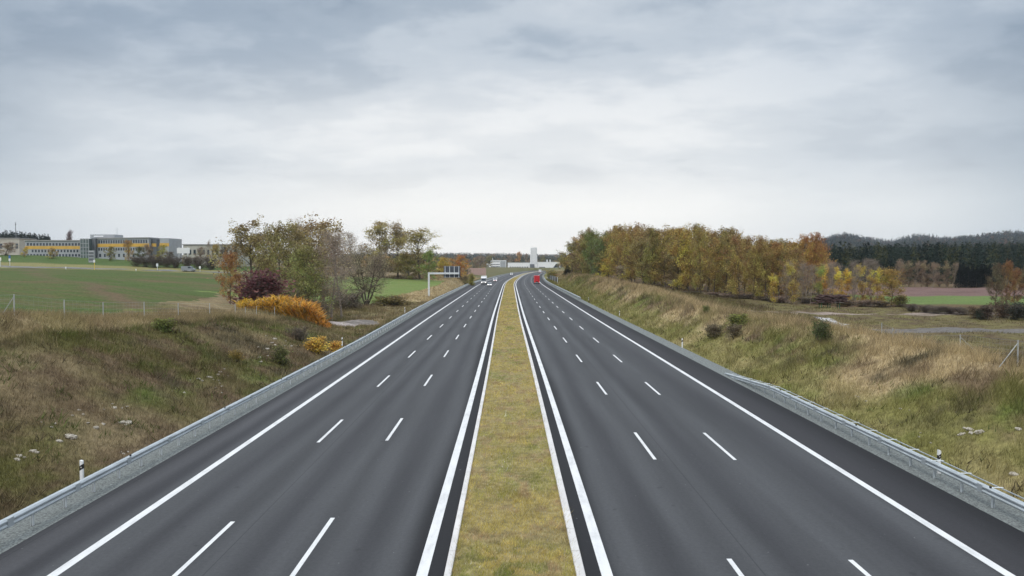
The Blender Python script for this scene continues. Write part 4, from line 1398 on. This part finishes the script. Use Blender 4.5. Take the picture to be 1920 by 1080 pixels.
def office():
    Y = 352
    u = Y / FPX
    ox, gz = X(161, Y), 11.2
    root = empty('office_building', (ox, Y, gz), 0, 'long grey office building with yellow bands and a glazed stair tower on the left rise', 'building')
    Z = lambda py: at(100, py, Y).z - gz
    XX = lambda px: X(px, Y) - ox
    # left wing
    b = MB(); b.box(XX(48), XX(160), 0, 13, -3, Z(452)); b.build('wall', M['panel'], root)
    b = MB(); b.box(XX(47), XX(160), -.35, 13.3, Z(452) + .003, Z(450)); b.build('roof', M['roof'], root)
    b = MB(); b.box(XX(48) - .05, XX(160), -.08, .0, Z(467), Z(461.3)); b.build('yellow_band', M['yellow'], root)
    for k in range(18):
        x0 = XX(51 + k * 6)
        window(root, x0, x0 + .95, -.02, Z(460.6), Z(455.6))
    for k in range(18):
        x0 = XX(51 + k * 6)
        window(root, x0, x0 + .9, -.02, Z(481), Z(476.4))
    for k in range(16):
        x0 = XX(60 + k * 6)
        window(root, x0, x0 + .8, -.02, Z(473), Z(468.2))
    # stair tower and penthouse
    b = MB(); b.box(XX(160), XX(176), -4, 9, -3, Z(448)); b.build('stair_tower', M['glass_green'], root)
    b = MB(); b.box(XX(176) + .01, XX(183), -1.5, 9, -3, Z(447)); b.build('stair_tower', M['panel_dark'], root)
    b = MB()
    for k in range(4):
        b.box(XX(160 + k * 5.2), XX(160 + k * 5.2) + .22, -4.12, -4.01, -2, Z(448))
    for k in range(5):
        b.box(XX(160), XX(176), -4.1, -4.02, Z(450 + k * 7) - .1, Z(450 + k * 7) + .1)
    b.build('mullion', M['panel'], root)
    b = MB(); b.box(XX(161), XX(207), 4, 12, Z(449), Z(439)); b.build('penthouse', M['panel'], root)
    b = MB(); b.box(XX(168), XX(186), 3.9, 3.98, Z(443.6), Z(441.2)); b.build('penthouse_trim', M['plaster'], root)
    for px in (202, 204.5):
        b = MB(); b.tube([(XX(px), 8, Z(440)), (XX(px), 8, Z(425))], .06, 5); b.build('antenna', M['galv'], root)
    # right wing, running slightly towards the motorway
    d = MB
    a0, a1 = XX(183), XX(295)
    sk = lambda px: (px - 183) / 112.0
    def quadbox(p0, p1, dy0, dy1, za0, za1, zb0, zb1):
        yo = lambda p: -8.0 * sk(p)
        x0, x1 = XX(p0), XX(p1)
        vs = [(x0, yo(p0) + dy0, za0), (x1, yo(p1) + dy0, zb0), (x1, yo(p1) + dy1, zb0), (x0, yo(p0) + dy1, za0), (x0, yo(p0) + dy0, za1), (x1, yo(p1) + dy0, zb1), (x1, yo(p1) + dy1, zb1), (x0, yo(p0) + dy1, za1)]
        return MB().add(vs, [(3, 2, 1, 0), (4, 5, 6, 7), (0, 1, 5, 4), (1, 2, 6, 5), (2, 3, 7, 6), (3, 0, 4, 7)])
    zt = Z(448)
    quadbox(183, 295, 0, 14, -3, zt, -3, zt).build('wall', M['panel'], root)
    quadbox(183, 296, -.35, 14.3, zt + .003, zt + .5, zt + .003, zt + .5).build('roof', M['roof'], root)
    quadbox(183.3, 296, -.09, -.005, Z(463.2), Z(457.2), Z(463.2), Z(457.2)).build('yellow_band', M['yellow'], root)
    for k in range(20):
        p = 185.5 + k * 5.4
        quadbox(p, p + 3.6, -.05, -.004, Z(456.6), Z(450.6), Z(456.6), Z(450.6)).build('window', M['glass'], root)
    for k in range(20):
        p = 185.5 + k * 5.4
        quadbox(p, p + 3.2, -.05, -.004, Z(470), Z(465), Z(470), Z(465)).build('window', M['glass'], root)
    for k in range(10):
        p = 187 + k * 10.4
        quadbox(p, p + 4, -.05, -.004, Z(482), Z(476), Z(482), Z(476)).build('window', M['glass'], root)
    # end block with a recessed joint
    b = MB(); b.box(XX(296.2), XX(314), -6.0, 6, -3, zt - .2); b.build('wall', M['panel_dark'], root)
    b = MB(); b.box(XX(314.1), XX(331), -7.5, 6, -3, zt + .1); b.build('end_block', M['panel'], root)
    b = MB(); b.box(XX(314), XX(331.3), -7.62, -7.51, Z(463.2) + .15, Z(457.2) + .15); b.build('yellow_band', M['yellow'], root)
    b = MB(); b.box(XX(296.5), XX(305), -6.1, -6.01, Z(463), Z(457)); b.build('yellow_band', M['yellow'], root)
    b = MB(); b.box(XX(305.5), XX(312.5), -6.1, -6.01, -1, zt - .4); b.build('window', M['glass'], root)
office()


def flat_hall(name, label, px0, px1, top, base, Y, dep, wallm, n, seed, group=None):
    gz = at(px0, base, Y).z
    ox = X(px0, Y)
    root = empty(name, (ox, Y, gz), 0, label, 'building', group)
    W, Hh_ = X(px1, Y) - ox, at(px0, top, Y).z - gz
    b = MB(); b.box(0, W, 0, dep, -3, Hh_); b.build('wall', M[wallm], root)
    b = MB(); b.box(-.3, W + .3, -.3, dep + .3, Hh_ + .003, Hh_ + .42); b.build('roof', M['roof'], root)
    for k in range(n):
        x0 = W * (k + .25) / n
        window(root, x0, x0 + W / n * .5, -.02, Hh_ * .35, Hh_ * .68)
    return root


flat_hall('school_building', 'low cream flat roofed building right of the office block', 344, 446, 459.5, 487, 335, 16, 'cream', 12, 1)
flat_hall('white_house', 'white block at the left edge before the conifer hill', -12, 37, 447.5, 476, 390, 14, 'cream', 5, 2)
b = empty('sports_canopy', (X(332, 330), 330, at(332, 489, 330).z), 0, 'white hoarding on two posts between the office and the cream building', 'hoarding')
q = MB(); q.box(0, 5.5, 0, .15, 3.2, 5.6); q.build('board', M['white'], b)
for dx in (.8, 4.6):
    q = MB(); q.box(dx - .12, dx + .12, .155, .4, -1, 6.0); q.build('post', M['galv_pale'], b)

mast = empty('radio_mast', (X(31.5, 520), 520, 17), 0, 'thin dark radio mast above the conifer hill at the left', 'mast')
q = MB(); zt = at(31, 416, 520).z - 17; q.tube([(0, 0, -2), (-.2, 0, zt * .6), (-.4, 0, zt)], [.34, .26, .10], 6); q.build('pole', M['panel_dark'], mast)
q = MB(); q.box(-.5, -.1, -.3, .3, zt * .9, zt * .94); q.build('antenna', M['panel_dark'], mast)

# shrubs and trees in front of the office
G9 = 'shrubs in front of the office building'
ordn = ['first', 'second', 'third', 'fourth', 'fifth', 'sixth', 'seventh', 'eighth', 'ninth', 'tenth', 'eleventh', 'twelfth', 'thirteenth', 'fourteenth']
for i, (px, top, wpx, col) in enumerate([(10, 458, 34, BR), (45, 466, 14, YE), (100, 468, 22, (0.450, 0.327, 0.100)), (205, 466, 24, OL), (242, 455, 24, (0.485, 0.310, 0.091)), (262, 466, 26, (0.187, 0.187, 0.073)), (282, 464, 26, BR), (302, 462, 22, (0.432, 0.380, 0.082)), (318, 474, 24, (0.170, 0.135, 0.091)), (372, 466, 20, BR), (388, 455, 12, BR), (404, 463, 28, (0.450, 0.345, 0.100)), (424, 466, 26, (0.170, 0.143, 0.091)), (440, 462, 26, (0.222, 0.187, 0.091))]):
    cw = {BR: 'brown', YE: 'yellow', OL: 'olive'}.get(col, 'golden' if col[0] > .2 else 'dark brown')
    T('oak' if i != 10 else 'bare', 'garden_tree', px, 326 - (i % 3) * 2, top, wpx, col, '%s garden tree, %s from the left before the buildings on the rise' % (cw, ordn[i]), 'tree', G9)
for i, px in enumerate((258, 275, 292, 310, 328, 350, 372, 395)):
    T('twiggy', 'hedge_shrub', px, 306, 481, 26, (0.161, 0.117, 0.100), 'low purplish hedge shrub, %s from the left below the garden trees' % ordn[i], 'shrub', 'hedge along the country road')
T('oak', 'cherry_tree', 127, 440, 440, 16, (0.170, 0.100, 0.091), 'dark red round tree rising behind the office roof', 'tree')

# signs along the country road
def road_sign(px, Y, hpx, label, plates, post=M['galv_pale']):
    x = X(px, Y); z = h1(x, Y); s = Y / FPX
    root = empty('road_sign', (x, Y, z), 0, label, 'sign', 'signs along the country road')
    b = MB(); b.tube([(0, 0, -.2), (0, 0, hpx * s)], .09, 6); b.build('post', post, root)
    for (z0, z1, hw, m) in plates:
        b = MB(); b.box(-hw, hw, -.16, -.1, z0 * s, z1 * s); b.build('plate', m, root)
road_sign(18.5, 292, 20, 'blue and white sign on a post at the left end of the country road', [(14.5, 20, .34, M['blue']), (10, 14.2, .34, M['white'])])
road_sign(1, 290, 17, 'white sign at the very left edge of the country road', [(11, 17, .36, M['white'])])
road_sign(177, 284, 19, 'white sign on a yellow post before the stair tower', [(14, 19, .34, M['white'])], M['yellow_sign'])
road_sign(375, 290, 10, 'small white sign right of the parked car', [(6, 10.5, .34, M['white'])])
road_sign(295, 292, 12, 'small grey sign between the yellow post and the parked car', [(7, 12.5, .4, M['galv_pale'])])
road_sign(255, 282, 4, 'short white marker stub on the field edge below the office', [(1.5, 4, .18, M['white'])])
road_sign(123.5, 282, 5, 'short white marker stub near the left end of the country road', [(1.5, 5, .2, M['white'])])
x = X(172, 315); inf = empty('info_board', (x, 315, h1(x, 315)), 0, 'grey blue info column below the stair tower', 'sign')
q = MB(); q.box(-1.2, 1.2, -.2, .2, .0, 4.9); q.build('panel', M['panel'], inf)
for k in range(3):
    q = MB(); q.box(-1.0, 1.0, -.25, -.203, .8 + k * 1.3, 1.7 + k * 1.3); q.build('plate', M['blue'] if k == 9 else M['panel_dark'], inf)

# country road below the office, a strip laid on the field's upper edge
ya = np.linspace(-330, -75, 60)
V = []
for x in ya:
    yy = 290 + (x + 190) * .02
    for dy in (-2.2, 2.2):
        V.append((x, yy + dy, h1(x, yy + dy) + .09))
me = bpy.data.meshes.new('country_road')
me.from_pydata(V, [], [(2 * i, 2 * i + 2, 2 * i + 3, 2 * i + 1) for i in range(59)])
me.materials.append(mat('country_asphalt', (.15, .148, .14), .8, .2, .6))
link('country_road', me, None, 'structure')

# ------------------------------------------------------------------ vehicles
def wheel(root, x, y, r, wd):
    t = MB()
    n = 16
    for s in (-1, 1):
        pass
    ring = [(math.cos(2 * math.pi * k / n) * r, math.sin(2 * math.pi * k / n) * r) for k in range(n)]
    t.prism([(y + a, r + c) for a, c in ring], x - wd / 2, x + wd / 2, 'x')
    w_ = t.build('wheel', M['rubber'], root)
    g = MB()
    g.prism([(y + a * .62, r + c * .62) for a, c in ring], x - wd / 2 - .012, x + wd / 2 + .012, 'x')
    g.build('rim', M['rim'], w_)


def car(x, y, z, rz, paint, label, lit=False, van=False, stripe=None):
    """front towards -y"""
    root = empty('parked_car' if not lit else 'car', (x, y, z), rz, label, 'van' if van else 'car')
    L, Wd, Ht = (4.9, 1.9, 1.95) if van else (4.4, 1.78, 1.47)
    hw = Wd / 2
    if van:
        prof = [(-L / 2, .35), (-L / 2, .85), (-L * .47, 1.0), (-L * .33, 1.12), (-L * .20, Ht - .06), (-L * .12, Ht), (L / 2 - .1, Ht), (L / 2, Ht - .2), (L / 2, .35)]
        low, cab = prof, None
        side = [(-L * .30, 1.16), (-L * .19, Ht - .22), (-L * .02, Ht - .22), (-L * .02, 1.16)]
    else:
        low = [(-L / 2, .32), (-L / 2, .62), (-L * .48, .74), (-L * .24, .92), (L * .40, .98), (L / 2 - .05, .90), (L / 2, .6), (L / 2, .32)]
        cab = [(-L * .24, .925), (-L * .08, Ht - .04), (L * .04, Ht), (L * .26, Ht - .05), (L * .42, .982)]
    b = MB(); b.prism(low, -hw, hw, 'x'); body = b.build('body', M[paint], root)
    if cab:
        n = len(cab)
        vs = [(-hw + .05 + (.16 if c[1] > 1.2 else 0), *c) for c in cab] + [(hw - .05 - (.16 if c[1] > 1.2 else 0), *c) for c in cab]
        g = MB(); g.add(vs, [tuple(range(n - 1, -1, -1)), tuple(range(n, 2 * n))] + [(i, (i + 1) % n, n + (i + 1) % n, n + i) for i in range(n)])
        g.build('window', M['glass'], root)
        r_ = MB(); r_.box(-hw + .2, hw - .2, -L * .07, L * .27, Ht - .03, Ht + .02); r_.build('roof', M[paint], root)
        for yy in (-L * .02 + .3,):
            p_ = MB(); p_.box(-hw + .1, hw - .1, yy - .05, yy + .05, .99, Ht - .02); p_.build('door_pillar', M[paint], root)
    else:
        g = MB(); g.add([(-hw + .1, -L * .335 - .01, 1.13), (hw - .1, -L * .335 - .01, 1.13), (hw - .18, -L * .205 - .01, Ht - .1), (-hw + .18, -L * .205 - .01, Ht - .1),
                         (-hw + .1, -L * .335 + .03, 1.10), (hw - .1, -L * .335 + .03, 1.10), (hw - .18, -L * .205 + .03, Ht - .13), (-hw + .18, -L * .205 + .03, Ht - .13)],
                        [(0, 1, 2, 3), (7, 6, 5, 4), (0, 4, 5, 1), (1, 5, 6, 2), (2, 6, 7, 3), (3, 7, 4, 0)])
        g.build('windscreen', M['glass'], root)
        for s in (-1, 1):
            g = MB(); g.prism(side, s * hw - .0 * s, s * (hw + .012), 'x'); g.build('window', M['glass'], root)
    if stripe:
        st = MB()
        for s in (-1, 1):
            st.box(min(s * hw, s * (hw + .015)), max(s * hw, s * (hw + .015)), -L * .42, L * .48, .62, .86)
        st.box(-hw + .3, hw - .3, -L / 2 - .02, -L / 2, .62, .8)
        st.build('stripe', M[stripe], root)
    for sx in (-1, 1):
        for yy in (-L * .31, L * .30):
            wheel(root, sx * (hw - .1), yy, .32, .2)
        h = MB(); h.box(sx * (hw - .28) - .17, sx * (hw - .28) + .17, -L / 2 - .03, -L / 2 + .05, .62, .76); h.build('headlight', M['headlamp'] if lit else M['reflector'], root)
        h = MB(); h.box(sx * (hw - .16) - .12, sx * (hw - .16) + .12, L / 2 - .05, L / 2 + .03, .62, .84); h.build('tail_light', M['red'], root)
    m_ = MB(); m_.box(-hw + .1, hw - .1, -L / 2 - .04, -L / 2 - .001, .36, .5); m_.build('bumper', M['black'], root)
    return root


def lorry(x, y, rz, boxm, cabm, label, lit_front, Lb=8.0, hb=3.75):
    """front towards -y"""
    root = empty('lorry', (x, y, 0.01), rz, label, 'lorry')
    c = MB(); c.prism([(-Lb / 2 - 2.1, .55), (-Lb / 2 - 2.15, 1.5), (-Lb / 2 - 1.95, 2.9), (-Lb / 2 - 1.4, 3.2), (-Lb / 2 - .25, 3.25), (-Lb / 2 - .25, .55)], -1.2, 1.2, 'x'); c.build('cab', M[cabm], root)
    g = MB(); g.prism([(-Lb / 2 - 2.165, 1.62), (-Lb / 2 - 1.99, 2.75), (-Lb / 2 - 1.93, 2.75), (-Lb / 2 - 2.10, 1.62)], -1.08, 1.08, 'x'); g.build('windscreen', M['glass'], root)
    b = MB(); b.box(-1.25, 1.25, -Lb / 2, Lb / 2, 1.05, hb); b.build('cargo_box', M[boxm], root)
    e = MB()
    for s in (-1, 1):
        e.box(s * .6 - .56, s * .6 + .56, Lb / 2 + .002, Lb / 2 + .03, 1.12, hb - .08)
    e.build('rear_door', M[boxm], root)
    b = MB(); b.box(-1.0, 1.0, -Lb / 2 - 1.8, Lb / 2 - .2, .62, 1.04); b.build('chassis', M['black'], root)
    u = MB(); u.box(-1.2, 1.2, Lb / 2 - .15, Lb / 2 - .02, .45, .6); u.build('underrun_bar', M['galv'], root)
    for sx in (-1, 1):
        for yy in (-Lb / 2 - 1.2, Lb / 2 - 2.6, Lb / 2 - 1.4):
            wheel(root, sx * 1.05, yy, .5, .32)
        h = MB(); h.box(sx * .9 - .2, sx * .9 + .2, -Lb / 2 - 2.19, -Lb / 2 - 2.10, .75, .95); h.build('headlight', M['headlamp'] if lit_front else M['reflector'], root)
        h = MB(); h.box(sx * .95 - .2, sx * .95 + .2, Lb / 2 - .02, Lb / 2 + .04, .75, .95); h.build('tail_light', M['taillamp'], root)
        h = MB(); h.box(sx * 1.34 - .08, sx * 1.34 + .08, -Lb / 2 - 1.95, -Lb / 2 - 1.85, 1.9, 2.6); h.build('mirror', M['black'], root)
    m_ = MB(); m_.box(-1.15, 1.15, -Lb / 2 - 2.2, -Lb / 2 - 2.153, .58, .74); m_.build('bumper', M['black'], root)
    return root


lorry(float(S(352)) - 11.75, 352, 0, 'car_white', 'car_white', 'white lorry with lit headlights coming along the left edge lane', True)
lorry(float(S(362)) + 12.75, 362, math.pi, 'red', 'red', 'red lorry seen from behind in the right edge lane', False)
lorry(float(S(770)) + 12.75, 770, math.pi - .06, 'car_white', 'car_white', 'distant white lorry seen from behind where the road bends away', False)
car(float(S(318)) - 8.1, 318, .01, 0, 'car_white', 'white car with lit headlights in the middle left lane', True)
car(float(S(398)) - 8.2, 398, .01, 0, 'car_white', 'white van with red stripes farther back in the middle left lane', True, True, 'red')
car(float(S(640)) - 8.2, 640, .01, -.03, 'car_white', 'tiny white van far off on the left carriageway before the bend', True, True)
p = Vector((X(353.5, 288), 288, 0)); p.z = h1(p.x, p.y) + .1
car(p.x, p.y, p.z, R(-90) + math.pi, 'car_grey', 'silver grey people carrier on the country road left of the rust brown oak', False, True)

# ------------------------------------------------------------------ reddish noise barrier left of the bend
def noise_barrier():
    Y0, Y1 = 590, 640
    a, b_ = Vector((X(869, 640), 640, -.8)), Vector((X(911, 590), 590, -.8))
    root = empty('noise_barrier', a, 0, 'reddish brown noise barrier left of the road before the bend', 'noise barrier')
    d = b_ - a
    n = 9
    hz_ = at(890, 502.5, 615).z + .8
    for i in range(n):
        p, q = d * (i / n), d * ((i + 1) / n)
        t = MB()
        nrm = Vector((d.y, -d.x, 0)).normalized() * .12
        t.add([p, q, q + Vector((0, 0, hz_)), p + Vector((0, 0, hz_)), p + nrm, q + nrm, q + nrm + Vector((0, 0, hz_)), p + nrm + Vector((0, 0, hz_))],
              [(0, 1, 2, 3), (7, 6, 5, 4), (0, 4, 5, 1), (1, 5, 6, 2), (2, 6, 7, 3), (3, 7, 4, 0)])
        t.build('panel', M['barrier'], root)
    for i in range(n + 1):
        p = d * (i / n)
        t = MB(); t.box(p.x - .12, p.x + .12, p.y - .3, p.y + .3, p.z, p.z + hz_ + .1); t.build('post', M['barrier'], root)
noise_barrier()
hut = empty('site_hut', (X(876, 660), 660, at(876, 503, 660).z - .3), 0, 'small orange hut with a pitched roof above the noise barrier', 'hut')
q = MB(); q.box(-1.6, 1.6, 0, 3, -3, 2.2); q.build('wall', M['orange'], hut)
q = MB(); q.prism([(-1.8, 2.203), (1.8, 2.203), (0, 3.3)], -.2, 3.2, 'y'); q.build('roof', M['orange'], hut)

# ------------------------------------------------------------------ white works on the horizon
def works():
    Y = 1180
    def base(px, py=502.5):
        return Vector((X(px, Y), Y, at(px, py, Y).z - .5))
    def dims(o, px0, px1, top):
        return X(px1, Y) - X(px0, Y), at(px0, top, Y).z - o.z
    o = base(920)
    r_ = empty('works_office', o, 0, 'white three storey works office left of the long hall on the horizon', 'building')
    W, H_ = dims(o, 920, 949, 488)
    q = MB(); q.box(0, W, 0, 14, -3, H_); q.build('wall', M['plaster'], r_)
    q = MB(); q.box(-.3, W + .3, -.3, 14.3, H_ + .003, H_ + .5); q.build('roof', M['panel'], r_)
    for k, (z0, z1) in enumerate(((.14, .27), (.42, .53), (.76, .85))):
        for j in range(6):
            window(r_, W * (.03 + .095 * j), W * (.03 + .095 * j + .075), -.02, H_ * z0, H_ * z1)
    q = MB(); q.box(W * .62, W * .97, -.08, -.004, 1.5, H_ * .9); q.build('facade_panel', M['panel'], r_)
    q = MB(); q.prism([(W * .06, H_ + .5), (W * .17, H_ + .5), (W * .115, H_ + 3.6)], 5, 6, 'y'); q.build('roof_emblem', M['galv_pale'], r_)
    o = base(912); r2 = empty('works_annex', o, 0, 'small white annex at the left of the works office', 'building')
    W, H_ = dims(o, 912, 919.6, 493.5)
    q = MB(); q.box(0, W, 2, 10, -3, H_); q.build('wall', M['plaster'], r2)
    q = MB(); q.box(-.2, W - .1, 1.8, 10.2, H_ + .003, H_ + .35); q.build('roof', M['roof'], r2)
    o = base(952); r3 = empty('works_hall', o, 0, 'long pale hall between the works office and the white tower', 'building')
    W, H_ = dims(o, 952, 993.8, 492.5)
    q = MB(); q.box(0, W, 0, 20, -3, H_); q.build('wall', M['plaster'], r3)
    q = MB(); q.box(-.3, W, -.3, 20.3, H_ + .003, H_ + .6); q.build('roof', M['roof'], r3)
    for k in range(8):
        q = MB(); q.box(W * (.08 + .11 * k), W * (.08 + .11 * k + .07), -.06, -.004, .4, 2.6); q.build('gate', M['panel_dark'], r3)
    o = base(994); r4 = empty('works_tower', o, 0, 'tall windowless white tower on the horizon', 'tower')
    W, H_ = dims(o, 994, 1008, 464)
    q = MB(); q.add([(0, 0, -3), (W, 0, -3), (W, 11, -3), (0, 11, -3), (W * .07, .3, H_), (W * .9, .3, H_), (W * .9, 10.7, H_), (W * .07, 10.7, H_)],
                    [(3, 2, 1, 0), (4, 5, 6, 7), (0, 1, 5, 4), (1, 2, 6, 5), (2, 3, 7, 6), (3, 0, 4, 7)]); q.build('wall', M['plaster'], r4)
    for k in range(5):
        x0 = W * (.16 + .165 * k)
        q = MB(); q.add([(x0, -.12, 6), (x0 + .5, -.12, 6), (x0 + .5, .2, H_ - .5), (x0, .2, H_ - .5), (x0, .3, 6), (x0 + .5, .3, 6), (x0 + .5, .6, H_ - .5), (x0, .6, H_ - .5)],
                        [(0, 1, 2, 3), (7, 6, 5, 4), (0, 4, 5, 1), (1, 5, 6, 2), (2, 6, 7, 3), (3, 7, 4, 0)]); q.build('facade_rib', M['panel'], r4)
    q = MB(); q.box(-.4, W * .55, -6, -.2, -3, H_ * .2); q.build('porch', M['panel_dark'], r4)
    o = base(1008.3); r5 = empty('works_hall', o, 0, 'low white hall with a sloping end right of the white tower', 'building')
    W, H_ = dims(o, 1008.3, 1051, 491.5)
    q = MB(); q.prism([(0, -3), (W, -3), (W, 2.5), (W * .96, H_), (0, H_)], 0, 22, 'y'); q.build('wall', M['plaster'], r5)
    q = MB(); q.box(-.0, W * .955, -.3, 22.3, H_ + .003, H_ + .4); q.build('roof', M['white'], r5)
    q = MB(); q.prism([(W * .68, 1), (W * .95, 1.2), (W * .95, H_ * .6), (W * .80, H_ * .72)], -.08, -.004, 'y'); q.build('window', M['glass'], r5)
    q = MB(); q.box(W * .05, W * .32, -.1, -.004, -.5, 2.2); q.build('gate', M['panel_dark'], r5)
    for px in (1028, 1034):
        o2 = base(px, 494); rc = empty('chimney_stack', o2 + Vector((0, 40, -4)), 0, 'stubby white stack behind the low white hall, %s one' % ('left' if px == 1028 else 'right'), 'chimney')
        q = MB(); q.tube([(0, 0, -4), (0, 0, 10.5)], 1.1, 10); q.build('pipe', M['plaster'], rc)
        q = MB(); q.tube([(0, 0, 10.503), (0, 0, 11.0)], 1.3, 10); q.build('cap', M['panel'], rc)
works()
for i, (px, Y, top, wpx, col, lb) in enumerate([(972, 1260, 475.5, 15, OR, 'orange tree rising behind the long pale hall'), (958, 1270, 481, 14, BR, 'brown tree behind the left end of the long pale hall'), (988, 1260, 479, 12, BR, 'brown tree left of the white tower'),
                                                (903, 1000, 482, 18, BR, 'brown tree left of the works office'), (890, 800, 485, 20, BR, 'brown tree above the noise barrier'), (915, 1100, 481, 18, OL, 'olive tree behind the works annex'), (1018, 1290, 481, 14, OL, 'olive tree right of the white tower'),
                                                (1050, 1000, 481, 14, OL, 'olive tree right of the low white hall'), (1067, 700, 476, 20, (0.292, 0.222, 0.117), 'brown tree where the wood meets the works')]):
    T('oak', 'oak_tree', px, Y, top, wpx, col, lb, 'tree')

# ------------------------------------------------------------------ far woods, each reading as one mass
def far_wood(name, label, xs, ys, hs, cols, wd=.30, m=40, lsz=.11):
    """each tree is a loose cloud of small faces: cone shaped, or round where its colour is an autumn one"""
    n = len(xs)
    zs = Hh(xs, ys)
    rnd = cols[:, 0] > cols[:, 1] * 1.25
    u = rng.random((n, m))
    a = rng.random((n, m)) * 2 * np.pi
    r_cone = (1 - u) * wd + .03
    r_ball = wd * 1.25 * np.sqrt(np.clip(1 - (2 * u - 1.0) ** 2, 0, 1)) + .03
    rr = np.where(rnd[:, None], r_ball, r_cone) * np.sqrt(rng.random((n, m))) * hs[:, None]
    top = np.where(rnd, .86, 1.0)[:, None]
    P = np.stack([xs[:, None] + np.cos(a) * rr, ys[:, None] + np.sin(a) * rr, zs[:, None] + hs[:, None] * (.04 + .96 * u) * top], 2).reshape(-1, 3)
    s = (np.repeat(hs, m) * lsz * (1.15 - .6 * u.ravel() * np.repeat(~rnd, m)))[:, None]
    q = rng.normal(size=(n * m, 3, 3)); q /= np.linalg.norm(q, axis=2)[:, :, None]
    V = P[:, None, :] + q * s[:, :, None]
    C = np.repeat(np.repeat(cols * (.75 + .5 * rng.random(n))[:, None], m, 0) * (.7 + .6 * rng.random(n * m))[:, None], 3, 0)
    me = np_mesh(name, V.reshape(-1, 3), np.arange(n * m * 3), 3, M['wood_far'], {'Col': C})
    tag(link(name, me), label, 'wood', None, 'stuff')


def pick(n, base, alts, p):
    c = np.tile(np.array(base, float), (n, 1))
    u = rng.random(n)
    acc = 0
    for a, q in zip(alts, p):
        k = (u >= acc) & (u < acc + q)
        c[k] = a
        acc += q
    return c


def fan(n, px0, px1, y0, y1, pw=1.0):
    y = y0 + (y1 - y0) * rng.random(n) ** pw
    px = px0 + (px1 - px0) * rng.random(n)
    return (px - 957) / FPX * y, y


x, y = fan(5200, 1470, 2150, 300, 1300)
k = ~((x > 80) & (y < 300))
x, y = x[k], y[k]
far_wood('conifer_wood', 'dark conifer wood covering the slope beyond the ploughed field', x, y, 9 + 8 * rng.random(len(x)), pick(len(x), (.024, .037, .027), [(.20, .14, .065), (.060, .065, .030), (.016, .024, .021)], (.0, .25, .3)), .20, 110, .06)
x, y = fan(9000, 1230, 2200, 1300, 3150)
far_wood('ridge_wood', 'hazy blue green wood on the ridge at the right skyline', x, y, 13 + 9 * rng.random(len(x)), pick(len(x), (.026, .037, .034), [(.10, .06, .04), (.05, .055, .032)], (.06, .3)), .26, 26, .15)
x, y = fan(7500, 640, 1240, 1330, 3100)
far_wood('horizon_wood', 'dark wood along the horizon behind the white works', x, y, 11 + 7 * rng.random(len(x)), pick(len(x), (.045, .06, .045), [(.20, .13, .06), (.08, .085, .045), (.13, .11, .06)], (.12, .25, .15)), .28, 26, .15)
x, y = fan(900, 1064, 1330, 420, 1300)
k = x > 40
far_wood('mixed_wood', 'olive mixed wood continuing behind the roadside trees', x[k], y[k], 9 + 6 * rng.random(int(k.sum())), pick(int(k.sum()), (.16, .16, .065), [(.30, .20, .08), (.24, .16, .09)], (.25, .25)), .26, 90, .09)
x, y = fan(800, -40, 96, 560, 900)
k = (x < -370 - (y - 560) * .16)
far_wood('conifer_wood', 'dark conifers on the hill at the left behind the white block', x[k], y[k], 12 + 7 * rng.random(int(k.sum())), pick(int(k.sum()), (.016, .024, .018), [(.03, .035, .02)], (.3,)), .20, 150, .06)
x, y = fan(500, 560, 930, 420, 1150)
k = x < float(S(700)) - 45
far_wood('mixed_wood', 'brown mixed wood beyond the meadow trees on the left', x[k], y[k], 6 + 5 * rng.random(int(k.sum())), pick(int(k.sum()), (.18, .155, .08), [(.30, .20, .09), (.12, .12, .06)], (.3, .3)), .28, 80, .10)

# ------------------------------------------------------------------ thin autumn haze
hz_me = MB().box(-5300, 5300, -80, 4620, -14, 200)
hm = bpy.data.materials.new('haze_air')
hm.use_nodes = True
ht = hm.node_tree
ht.nodes.clear()
pv = _node(ht, 'ShaderNodeVolumePrincipled')
pv.inputs['Color'].default_value = (.80, .87, .96, 1)
pv.inputs['Density'].default_value = 0.00008
pv.inputs['Anisotropy'].default_value = 0.0
ho = _node(ht, 'ShaderNodeOutputMaterial')
ht.links.new(pv.outputs[0], ho.inputs['Volume'])
tag(hz_me.build('haze', hm), 'thin pale haze lying over the whole valley', 'haze', None, 'stuff')
